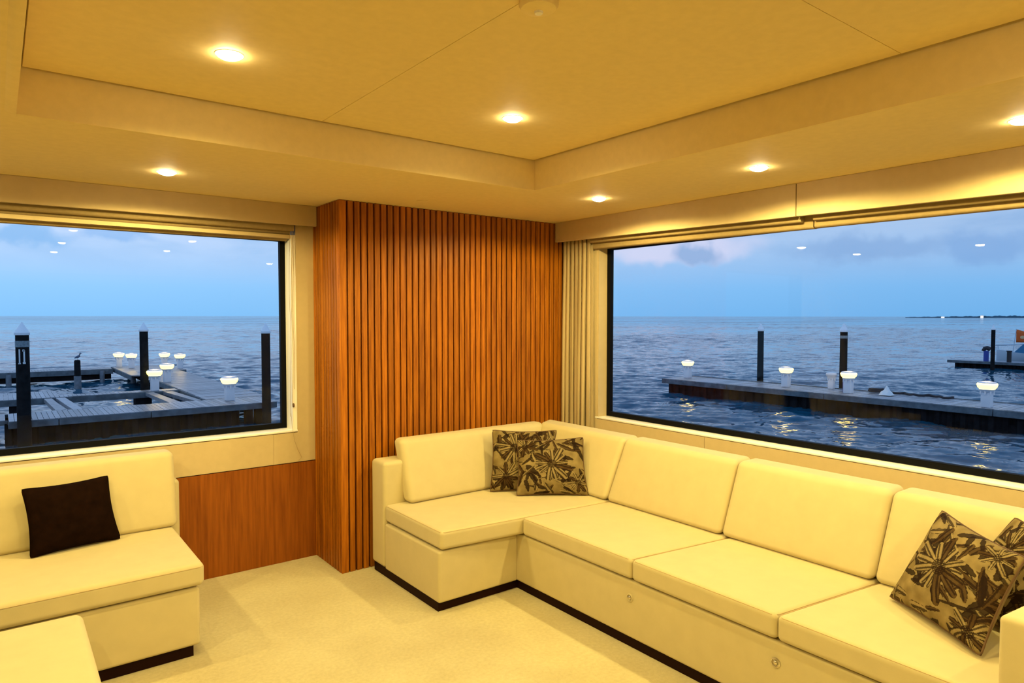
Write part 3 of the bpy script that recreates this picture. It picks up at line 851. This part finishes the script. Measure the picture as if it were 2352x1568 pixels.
pillow('throw_pillow', (0.09, 3.500, 0.415), (0.437, 3.563, 0.415), (0.398, 3.632, 0.705), (0.067, 3.572, 0.703),
       'plain dark brown throw pillow leaning on the left sofa back', puff=.045)
pr1 = rand_print(5, (0.50, 0.52, 0.30, [(0.86, 0.20, 0.20), (0.12, 0.85, 0.20)]))
pr2 = rand_print(9, (0.36, 0.70, 0.30, [(0.80, 0.75, 0.22), (0.25, 0.25, 0.24)]))
pr3 = rand_print(14, (0.46, 0.50, 0.32, [(0.85, 0.86, 0.16), (0.88, 0.12, 0.22)]))
GP = 'brown botanical print pillows on the corner sofa'
pillow('printed_pillow', (2.366, 3.044, .412), (2.706, 2.797, .412), (2.770, 2.912, .728), (2.449, 3.148, .712),
       'brown flower print pillow in the sofa corner, in front of its twin', printed=pr1, group=GP)
pillow('printed_pillow', (2.294, 3.208, .412), (2.592, 3.016, .412), (2.687, 3.055, .760), (2.359, 3.273, .766),
       'brown flower print pillow in the sofa corner, behind the other', printed=pr2, group=GP, puff=.05)
pillow('printed_pillow', (2.585, 1.089, .420), (2.345, 0.722, .420), (2.519, 0.662, .702), (2.755, 0.983, .737),
       'large flower print pillow tilted before the near armrest', printed=pr3, group=GP, puff=.06)
pillow('printed_pillow', (2.655, 0.97, .415), (2.60, 0.685, .415), (2.70, 0.585, .745), (2.780, 0.765, .757),
       'flower print pillow half hidden behind the tilted one at the armrest', printed=pr2, group=GP, puff=.045)

# ------------------------------------------------------------------ outside: sea
WZ = -2.45; DZ = -1.70
NA, NR = 760, 1000
az = np.radians(np.linspace(-4.0, 101.0, NA)); rr = 11.0 * (420.0 / 11.0) ** np.linspace(0, 1, NR)
AZ, RR = np.meshgrid(az, rr)
wx, wy = RR * np.cos(AZ), RR * np.sin(AZ)
wh = np.zeros_like(wx)
for k in range(90):
    lam = 0.30 * (5.0 / 0.30) ** rng.rand()
    th = R(232) + rng.randn() * 0.55          # the chop runs in from the open sea
    kx, ky = 2 * math.pi / lam * math.cos(th), 2 * math.pi / lam * math.sin(th)
    ampw = 0.0046 * lam ** 0.75
    fade = np.clip((lam - RR * 0.0080) / (0.5 * lam), 0, 1)     # only what the grid can carry
    ph = kx * wx + ky * wy + rng.rand() * 6.283
    wh += ampw * fade * (np.sin(ph) + 0.22 * np.sin(2 * ph + 1.57))
gust = 0.75 + 0.35 * np.sin(wx * 0.05 + 1.3 * np.sin(wy * 0.031)) * np.sin(wy * 0.043 + 0.7)
shelter = np.clip((RR - 8) / 30, 0, 1) * 0.55 + 0.45
wh *= gust * shelter
wv = np.stack([wx, wy, WZ + wh], -1).reshape(-1, 3)
I = np.arange(NA * NR).reshape(NR, NA)
wf = np.stack([I[:-1, :-1], I[:-1, 1:], I[1:, 1:], I[1:, :-1]], -1).reshape(-1, 4)
far_v = np.array([(-40000, -40000, WZ - .35), (40000, -40000, WZ - .35), (40000, 40000, WZ - .35), (-40000, 40000, WZ - .35)], float)
wv = np.concatenate([wv, far_v]); wf = np.concatenate([wf, [[NA * NR, NA * NR + 1, NA * NR + 2, NA * NR + 3]]])
me = bpy.data.meshes.new('water')
me.vertices.add(len(wv)); me.vertices.foreach_set('co', wv.ravel())
me.loops.add(wf.size); me.loops.foreach_set('vertex_index', wf.ravel().astype(np.int32))
me.polygons.add(len(wf)); me.polygons.foreach_set('loop_start', (np.arange(len(wf)) * 4).astype(np.int32))
me.polygons.foreach_set('use_smooth', np.ones(len(wf), dtype=bool))
me.update(calc_edges=True); me.validate()
if me.polygons[0].normal.z < 0: me.flip_normals()
me.materials.append(M['sea'])
tag(link('water', me), 'rippled blue sea out to the horizon', kind='structure')

# docks -------------------------------------------------------------
def planks(root, x0, x1, y0, y1, along, z, pitch=0.145, single=True):
    """boards laid side by side; 'along' is the axis the rows advance on"""
    a0, a1 = (x0, x1) if along == 'x' else (y0, y1)
    n = int(round((a1 - a0) / pitch))
    joined = MB(); shared = None
    for k in range(n):
        p = a0 + k * pitch
        dz = random.uniform(-.004, .004); e = random.uniform(-.02, .02)
        if along == 'x': bxs = (p, p + pitch - .012, y0 + e, y1 + e)
        else: bxs = (x0 + e, x1 + e, p, p + pitch - .012)
        if single:
            if shared is None:
                if along == 'x': mb = MB().box(0, pitch - .012, y0, y1, z - .04, z)
                else: mb = MB().box(x0, x1, 0, pitch - .012, z - .04, z)
                o = mb.build('plank', 'plank', root, loc=(-root.location.x + (p if along == 'x' else 0), -root.location.y + (p if along == 'y' else 0), -root.location.z)); shared = o.data
            else:
                link('plank', shared, root, (-root.location.x + (p if along == 'x' else e), -root.location.y + (p if along == 'y' else e), -root.location.z + dz))
        else:
            joined.box(bxs[0], bxs[1], bxs[2], bxs[3], z - .04 + dz, z + dz)
    if not single:
        tag(joined.build('planking', 'plank', root), kind='stuff')

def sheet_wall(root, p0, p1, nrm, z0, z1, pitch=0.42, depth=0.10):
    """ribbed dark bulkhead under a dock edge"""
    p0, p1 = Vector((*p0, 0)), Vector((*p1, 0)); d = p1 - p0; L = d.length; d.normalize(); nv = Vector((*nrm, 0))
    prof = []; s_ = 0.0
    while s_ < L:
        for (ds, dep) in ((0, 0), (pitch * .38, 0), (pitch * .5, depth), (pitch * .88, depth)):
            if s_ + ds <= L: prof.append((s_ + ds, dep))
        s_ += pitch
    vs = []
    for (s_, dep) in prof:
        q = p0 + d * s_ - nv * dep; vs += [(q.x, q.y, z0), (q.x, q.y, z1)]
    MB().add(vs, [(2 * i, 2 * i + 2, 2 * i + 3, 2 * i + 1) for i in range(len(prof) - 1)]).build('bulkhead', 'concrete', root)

def fascia(root, x0, x1, y0, y1, z0, z1): MB().box(x0, x1, y0, y1, z0, z1).build('fascia_board', 'fascia', root, bevel=.01, seg=1)

# near jetty seen in the left window
d1 = empty('jetty', (4.0, 26.0, WZ), 'grey plank jetty running across the left window, nearest the boat', 'jetty')
planks(d1, 0.22, 8.15, 24.98, 27.0, 'x', DZ)
planks(d1, -4.2, 0.2, 25.35, 27.0, 'x', DZ)
fascia(d1, 0.20, 1.45, 24.92, 24.98, DZ - .22, DZ - .01); fascia(d1, 1.47, 4.0, 24.92, 24.98, DZ - .22, DZ - .01); fascia(d1, 4.02, 8.16, 24.92, 24.98, DZ - .22, DZ - .01)
fascia(d1, -4.2, 8.1, 27.0, 27.06, DZ - .2, DZ - .02); fascia(d1, -4.2, .2, 25.29, 25.35, DZ - .15, DZ - .01)
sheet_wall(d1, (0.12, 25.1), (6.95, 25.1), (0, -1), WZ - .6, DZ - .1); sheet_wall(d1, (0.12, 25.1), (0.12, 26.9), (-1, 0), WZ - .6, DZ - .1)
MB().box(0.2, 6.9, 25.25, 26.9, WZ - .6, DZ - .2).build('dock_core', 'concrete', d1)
MB().box(7.45, 8.0, 25.1, 25.4, WZ - .6, DZ - .1).build('dock_post', 'concrete', d1); MB().box(7.1, 7.35, 25.1, 25.4, WZ - .6, DZ - .1).build('dock_post', 'concrete', d1)

# long pier going out from it
d2 = empty('pier', (7.2, 36.0, WZ), 'wide grey pier running out to sea beside the tall piles, left window', 'pier')
planks(d2, 6.2, 8.42, 27.08, 43.3, 'y', DZ, single=True)
planks(d2, 5.62, 8.42, 43.3, 48.2, 'y', DZ, single=False)
fascia(d2, 6.14, 6.2, 27.08, 40.5, DZ - .25, DZ - .01); fascia(d2, 8.42, 8.48, 27.08, 43.2, DZ - .25, DZ - .01)
fascia(d2, 5.56, 5.62, 40.5, 48.2, DZ - .25, DZ - .01)
MB().prism([(5.6, 43.3), (6.2, 43.3), (6.2, 40.2), (5.62, 40.6)], DZ - .05, DZ).build('corner_plate', 'plank', d2)
for yq in (29, 33, 37, 41, 45): MB().lathe([(.14, WZ - .6), (.14, DZ - .05)], (6.32, yq, 0), 10).build('dock_post', 'pale_pile', d2)
MB().box(6.4, 8.3, 27.1, 47.9, DZ - .5, DZ - .06).build('dock_core', 'concrete', d2)
# T head
MB().box(8.42, 8.85, 43.3, 48.2, DZ - .16, DZ).build('head_beam', 'plank', d2); sheet_wall(d2, (8.85, 43.3), (8.85, 48.2), (1, 0), WZ + .2, DZ - .1)
MB().box(5.62, 8.85, 43.22, 43.3, DZ - .3, DZ - .02).build('head_beam', 'fascia', d2)

# finger dock in the middle
d3 = empty('finger_dock', (2.0, 32.4, WZ), 'short grey finger dock behind the near jetty, left window', 'dock')
planks(d3, -4.2, 1.9, 31.44, 34.2, 'x', DZ, single=True); planks(d3, 1.9, 6.11, 31.44, 32.2, 'x', DZ, single=True)
fascia(d3, -4.2, 6.11, 31.38, 31.44, DZ - .25, DZ - .01)
MB().box(4.5, 5.1, 31.5, 32.1, WZ - .5, DZ - .1).build('dock_post', 'concrete', d3); MB().box(.3, .7, 31.5, 32.1, WZ - .5, DZ - .1).build('dock_post', 'concrete', d3)
for poly in ([(1.37, 31.3), (1.62, 31.3), (1.80, 27.3), (1.52, 27.1)], [(1.75, 31.4), (2.05, 31.3), (2.28, 27.1), (1.99, 27.1)], [(4.84, 31.3), (5.13, 31.3), (5.34, 27.1), (4.98, 27.1)], [(5.5, 31.3), (5.85, 31.3), (6.08, 27.3), (5.85, 27.1)]):
    MB().prism(poly, DZ - .16, DZ - .02).build('brace_beam', 'plank', d3)

# back dock
d4 = empty('back_dock', (1.0, 47.5, WZ), 'dark far dock closing the basin, left window', 'dock')
planks(d4, -6.0, 5.47, 46.5, 48.2, 'x', DZ, single=False)
fascia(d4, -6.0, 5.47, 46.42, 46.5, DZ - .3, DZ - .01)
MB().box(-6, 5.4, 46.7, 48.0, DZ - .62, DZ - .1).build('dock_core', 'concrete', d4)
for xq in (-4.2, .45, 4.9): MB().lathe([(.13, WZ - .6), (.13, DZ - .1)], (xq, 46.38, 0), 10).build('dock_post', 'pale_pile', d4)

# dock in the right window
d5 = empty('long_dock', (27.9, 12.0, WZ), 'long narrow dock with lit pedestals in the right window', 'dock')
planks(d5, 26.9, 29.05, 1.0, 22.4, 'y', DZ, single=True)
for (y0, y1) in ((1.0, 8.1), (8.12, 14.0), (14.02, 18.6), (18.62, 22.45)): fascia(d5, 26.82, 26.9, y0, y1, DZ - .24, DZ - .01)
fascia(d5, 29.05, 29.13, 1.0, 22.4, DZ - .24, DZ + .03); fascia(d5, 26.9, 29.05, 22.4, 22.48, DZ - .24, DZ - .01)
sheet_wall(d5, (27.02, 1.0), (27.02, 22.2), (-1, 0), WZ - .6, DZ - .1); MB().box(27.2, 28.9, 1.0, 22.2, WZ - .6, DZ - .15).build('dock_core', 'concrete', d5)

# far right dock
FZ = -1.93
d6 = empty('far_dock', (60.2, 15.0, WZ), 'dark far dock with a moored boat at the right picture edge', 'dock')
planks(d6, 59.2, 61.2, 4.0, 20.9, 'y', FZ, pitch=.2, single=False)
fascia(d6, 59.1, 59.2, 4.0, 21.0, FZ - .2, FZ); sheet_wall(d6, (59.4, 4.0), (59.4, 20.6), (-1, 0), WZ - .4, FZ - .1); MB().box(59.6, 61.0, 4, 20.5, WZ - .4, FZ - .1).build('dock_core', 'concrete', d6)

# mooring piles ------------------------------------------------------
def pile(x, y, top, r_, label, cap=True, group='tall mooring piles with white caps'):
    o = empty('mooring_pile', (x, y, WZ), label, 'pile', group)
    MB().lathe([(r_ * 1.06, WZ - .6), (r_ * 1.03, -1.0), (r_, top)], (x, y, 0), 18).build('pile_shaft', 'pile', o, smooth=True)
    MB().lathe([(r_ * 1.14, top - .02), (r_ * 1.16, top + .05), (r_ * .55, top + .22), (.012, top + .36)], (x, y, 0), 18).build('pile_cap', 'pile_cap', o)
    return o
p1 = pile(0.59, 24.74, .905, .170, 'capped black pile with white number plate at the near jetty')
pile(4.98, 32.4, .815, .165, 'capped black pile in the middle of the left window, no number')
pile(7.72, 24.74, .848, .150, 'capped black pile at the right end of the near jetty')
pile(29.32, 18.47, .768, .141, 'capped black pile on the long dock, no band, nearer its far end')
p5 = pile(29.32, 14.45, .800, .150, 'capped black pile with pale band behind the long dock')
pile(57.9, 17.6, .50, .128, 'capped black pile at the far right dock beside the boat')
# number plate and band on the first pile, facing the boat
def plate(root, x0, x1, z0, z1, yq, mat, name): return MB().box(x0, x1, yq - .006, yq + .006, z0, z1).build(name, mat, root)
yq = 24.74 - .176
arc = MB().lathe([(.173, .53), (.178, .53), (.178, .715), (.173, .715)], (0.59, 24.74, 0), 18); arc.build('pale_band', 'sign_grey', p1, smooth=True)
np_ = plate(p1, 0.50, 0.68, 0.03, 0.50, yq + .002, 'pile', 'number_plate')
for (x0, x1, z0, z1) in ((0.505, 0.540, 0.05, .47),   # 1
                         (0.490, 0.552, 0.03, .06), (0.617, 0.657, 0.08, .44), (0.600, 0.668, 0.03, .085), (0.597, 0.645, 0.40, .46)):
    mb = MB().box(x0 - .012, x1 - .012, yq - .010, yq - .004, z0, z1); mb.build('number_stroke', 'sign_white', np_).location = (0, 0, 0)
arc = MB().lathe([(.152, .50), (.156, .50), (.156, .62), (.152, .62)], (29.32, 14.45, 0), 18); arc.build('pale_band', 'sign_grey', p5, smooth=True)

# low pale pile with a bird on it
lp = empty('low_pile', (3.37, 42.6, WZ), 'short pale wrapped pile standing in the basin, left window', 'pile')
MB().lathe([(.17, WZ - .6), (.17, -1.75)], (3.37, 42.6, 0), 14).build('pile_wrap', 'pale_pile', lp, smooth=True)
MB().lathe([(.15, -1.75), (.145, -.93), (.10, -.90)], (3.37, 42.6, 0), 14).build('pile_shaft', 'pile', lp, smooth=True)
bird = MB()
prof = [(-.16, .0, .012), (-.10, .03, .045), (0.0, .07, .07), (.07, .13, .055), (.09, .20, .042), (.10, .25, .05), (.13, .26, .03), (.19, .25, .008)]
bird.tube([(3.40 + a_, 42.6, -.80 + z_) for (a_, z_, r_) in prof], [r_ for (_, _, r_) in prof], 10)
bo = bird.build('perched_gull', 'bird', None, smooth=True)
lg = MB(); lg.tube([(3.40, 42.57, -.90), (3.40, 42.57, -.74)], .008, 5); lg.tube([(3.40, 42.63, -.90), (3.40, 42.63, -.74)], .008, 5)
lgo = lg.build('bird_legs', 'knob', bo); tag(bo, 'grey gull perched on the short pale pile', 'bird')

# dock pedestals -----------------------------------------------------
def ped_parts(o, h=.9, r_=.15, lit=True):
    MB().box(-r_, r_, -r_, r_, 0, h * .58).build('pedestal_post', 'pedestal', o, bevel=.02, loc=(0, 0, 0))
    mb = MB()
    for k in range(8):
        a = 2 * math.pi * k / 8
        mb.tube([(r_ * 1.35 * math.cos(a), r_ * 1.35 * math.sin(a), h * .50), (r_ * 1.30 * math.cos(a), r_ * 1.30 * math.sin(a), h * .66)], .028, 6)
    mb.build('outlet_cover', 'pedestal', o, loc=(0, 0, 0))
    MB().lathe([(r_ * 1.15, h * .57), (r_ * 1.55, h * .66), (r_ * 1.62, h * .70)], (0, 0, 0), 16).build('collar', 'pedestal', o, smooth=True, loc=(0, 0, 0))
    MB().lathe([(r_ * 1.3, h * .69), (r_ * 1.85, h * .76), (r_ * 2.1, h * .88), (r_ * 1.9, h * .94), (r_ * 1.0, h * .97)], (0, 0, 0), 16).build('light_lens', 'dock_light' if lit else 'pedestal', o, smooth=True, loc=(0, 0, 0))
    MB().lathe([(r_ * 1.95, h * .935), (r_ * 1.7, h * .975), (r_ * .6, h)], (0, 0, 0), 16).build('lamp_cap', 'pedestal', o, smooth=True, loc=(0, 0, 0))
pb = bpy.data.lights.new('pedestal_glow', 'POINT'); pb.energy = 7; pb.color = (1.0, 0.66, 0.28); pb.shadow_soft_size = .12
peds = [
    (6.85, 26.3, 'lit white pedestal at the right front of the near jetty, largest in left window'),
    (5.25, 31.7, 'lit yellow pedestal at the right end of the finger dock beside the middle pile'),
    (6.40, 35.4, 'lit white pedestal on the pier just behind the yellow one'),
    (5.97, 47.9, 'lit white pedestal at the far dock corner, leftmost of the left window lamps'),
    (6.43, 46.3, 'lit white pedestal at the far dock corner, second from the left'),
    (8.24, 46.3, 'lit white pedestal on the pier head, to the right of the middle pile'),
    (8.70, 44.2, 'lit white pedestal at the outer end of the pier head'),
    (28.13, 21.85, 'lit white pedestal at the far end of the long dock, right window'),
    (28.0, 16.35, 'lit white pedestal on the long dock between the two capped piles'),
    (27.75, 13.45, 'lit white pedestal on the long dock next to the banded pile'),
    (27.25, 8.42, 'lit white pedestal on the long dock, largest in the right window'),
]
proto = None
for (x, y, lab) in peds:
    if proto is None:
        o = proto = empty('dock_pedestal', (x, y, DZ + .006)); ped_parts(o)
        lo = bpy.data.objects.new('pedestal_glow', pb); COL.objects.link(lo); lo.parent = o; lo.location = (0, 0, 1.05)
    else:
        o = copy_tree(proto, (x, y, DZ + .006))
    tag(o, lab, 'dock light', 'lit dock pedestals')
up_ = empty('dock_pedestal', (28.80, 14.70, DZ + .006), 'small unlit white pedestal left of the banded pile on the long dock', 'dock light'); ped_parts(up_, .72, .11, lit=False)
# blue bin next to the banded pile's pedestal
bb_ = empty('blue_bin', (28.15, 13.75, DZ), 'small blue bin against the pedestal by the banded pile', 'bin')
MB().lathe([(.12, .006), (.13, .55), (.14, .56), (.14, .60), (.02, .62)], (28.15, 13.75, DZ), 14).build('bin_body', M['blue'], bb_, smooth=True)
# hose and cloth heap on the dock
hs = empty('coiled_hose', (28.7, 12.3, DZ), 'dark hose lying loosely along the long dock', 'hose')
pts = [(28.72 + .14 * math.sin(k * .9), 13.1 - k * .15, DZ + .062 + .03 * (k % 3 == 0)) for k in range(22)]
MB().tube(pts, .05, 6).build('hose_run', 'hose', hs, smooth=True)
pts = [(28.66 + .22 * math.cos(k * .7), 12.75 + .26 * math.sin(k * .7), DZ + .05 + k * .006) for k in range(26)]
MB().tube(pts, .035, 6).build('hose_coil', 'hose', hs, smooth=True)
cl_ = MB(); nn = 10
for i_ in range(nn + 1):
    for j in range(nn + 1):
        a, bq = i_ / nn - .5, j / nn - .5; d_ = math.hypot(a, bq)
        cl_.v.append((28.1 + a * .5, 12.1 + bq * .5, DZ + .27 * max(0, 1 - 2 * d_) ** .6 * (1 + .5 * math.sin(9 * a + 1) * math.cos(8 * bq)) + .03))
cl_.f = [(i_ * (nn + 1) + j, (i_ + 1) * (nn + 1) + j, (i_ + 1) * (nn + 1) + j + 1, i_ * (nn + 1) + j + 1) for i_ in range(nn) for j in range(nn)]
tag(cl_.build('white_cloth', 'sign_white', None, smooth=True), 'crumpled white cloth beside the hose on the long dock', 'cloth')

# posts, boat and flag at the far dock
bp = empty('blue_post', (57.6, 17.95, FZ), 'short blue post with a dark rounded hood at the far dock', 'post')
MB().lathe([(.17, FZ + .012), (.17, FZ + .8)], (59.3, 18.45, 0), 12).build('post_body', M['blue'], bp, smooth=True)
MB().tube([(59.3, 18.62, FZ + .78), (59.3, 18.55, FZ + .98), (59.3, 18.4, FZ + 1.02), (59.3, 18.2, FZ + .93)], .16, 10).build('post_hood', 'hose', bp, smooth=True)
sp = empty('short_post', (59.5, 17.0, FZ), 'short dark bollard below the boat bow rail at the far dock', 'post')
MB().lathe([(.15, FZ + .012), (.15, FZ + .78), (.19, FZ + .8), (.19, FZ + .86)], (59.5, 17.05, 0), 12).build('post_body', 'hose', sp, smooth=True)
bt = empty('moored_boat', (63.0, 16.0, WZ), 'pale blue boat with teal cover moored behind the far dock', 'boat')
# hull: stations from bow to stern along -Y
vs = []; fs = []
st = [(18.9, .03, .95), (18.2, .35, .90), (17.5, .75, .80), (16.5, 1.05, .72), (15.0, 1.2, .66), (12.0, 1.2, .62)]
for (yy_, hw, top) in st:
    for (s_, z_) in ((-1, top), (-.95, top - .18), (-.6, -.15), (0, -.45), (.6, -.15), (.95, top - .18), (1, top)):
        vs.append((63 + s_ * hw, yy_, WZ + z_ + .35))
for i_ in range(len(st) - 1):
    for j in range(6): fs.append((i_ * 7 + j, i_ * 7 + j + 1, (i_ + 1) * 7 + j + 1, (i_ + 1) * 7 + j))
    fs.append((i_ * 7 + 6, i_ * 7, (i_ + 1) * 7, (i_ + 1) * 7 + 6))
MB().add(vs, fs).build('hull', 'boat_white', bt, smooth=True)
MB().hexa([(62.2, 15.0, WZ + 1.0), (63.8, 15.0, WZ + 1.0), (63.8, 17.6, WZ + 1.1), (62.2, 17.6, WZ + 1.1), (62.3, 15.2, WZ + 1.65), (63.7, 15.2, WZ + 1.65), (63.5, 17.0, WZ + 1.85), (62.5, 17.0, WZ + 1.85)]).build('boat_cover', 'boat_cover', bt, bevel=.12)
rl_ = MB(); rl_.tube([(62.4, 17.2, WZ + 1.75), (62.8, 18.2, WZ + 1.7), (63, 18.9, WZ + 1.65), (63.2, 18.2, WZ + 1.7), (63.6, 17.2, WZ + 1.75)], .05, 6); rl_.tube([(63, 18.7, WZ + 1.2), (63, 18.85, WZ + 1.66)], .03, 5)
rl_.build('bow_rail', 'boat_white', bt)
MB().tube([(62.4, 17.66, WZ + 1.1), (62.35, 17.45, WZ + 2.95)], .03, 6).build('flag_pole', 'boat_white', bt)
nf = 10; fv = []
for i_ in range(nf + 1):
    u = i_ / nf
    for j in range(5):
        fv.append((62.35 + .08 * math.sin(6 * u), 17.45 - u * .85, WZ + 2.92 - j * .25 * (1 - .25 * u) - .25 * u))
fl = MB().add(fv, [(i_ * 5 + j, (i_ + 1) * 5 + j, (i_ + 1) * 5 + j + 1, i_ * 5 + j + 1) for i_ in range(nf) for j in range(4)]).build('flag', 'flag', bt, smooth=True)
md = fl.modifiers.new('thickness', 'SOLIDIFY'); md.thickness = .01
mk = MB().lathe([(.0, 0), (.16, .002), (.16, .01)], (0, 0, 0), 12); mk.v = [(62.35 - .05 - z_, 17.03 + x_, WZ + 2.32 + y_ * .8) for (x_, y_, z_) in mk.v]
mk.build('flag_mark', 'flag_pale', fl).location = (0, 0, 0)

# far shore ----------------------------------------------------------
DIST = 3000.0
lm = MB(); NL = 240
top = []
for i_ in range(NL + 1):
    an = math.atan2(0.378, 0.926) - (i_ / NL) * 0.42
    hgt = (1.2 + 3.2 * min(1, i_ / 60)) * (0.6 + .5 * abs(math.sin(i_ * .37)) + .35 * abs(math.sin(i_ * 1.13 + 1))) 
    for (dd, z_) in ((0, -.5), (10, hgt), (60, hgt * .9), (120, -.5)):
        lm.v.append(((DIST + dd) * math.cos(an), (DIST + dd) * math.sin(an), WZ + z_ * 1.4))
for i_ in range(NL):
    for j in range(3): lm.f.append((i_ * 4 + j, i_ * 4 + 4 + j, i_ * 4 + 5 + j, i_ * 4 + 1 + j))
tag(lm.build('far_shoreline', 'land', None, smooth=True), 'low dark wooded shoreline on the horizon at right', 'shoreline')
for (dx, dy, h_, w_, lab) in ((0.953, 0.302, 10, 7, 'tiny bright white lit building on the far shore'), (0.94, 0.34, 4.5, 8, 'tiny pale low building on the far shore, left of the brighter one')):
    c0 = Vector((dx, dy, 0)) * 2950
    fb = empty('far_building', (c0.x, c0.y, WZ), lab, 'building')
    MB().box(c0.x - w_ / 2, c0.x + w_ / 2, c0.y - w_ / 2, c0.y + w_ / 2, WZ, WZ + h_ * .7).build('lit_front', 'far_light', fb)
    MB().hexa([(c0.x - w_ * .6, c0.y - w_ * .6, WZ + h_ * .7), (c0.x + w_ * .6, c0.y - w_ * .6, WZ + h_ * .7), (c0.x + w_ * .6, c0.y + w_ * .6, WZ + h_ * .7), (c0.x - w_ * .6, c0.y + w_ * .6, WZ + h_ * .7),
               (c0.x - w_ * .1, c0.y - w_ * .3, WZ + h_), (c0.x + w_ * .1, c0.y - w_ * .3, WZ + h_), (c0.x + w_ * .1, c0.y + w_ * .3, WZ + h_), (c0.x - w_ * .1, c0.y + w_ * .3, WZ + h_)]).build('roof', 'sign_white', fb)

bpy.context.view_layer.update()
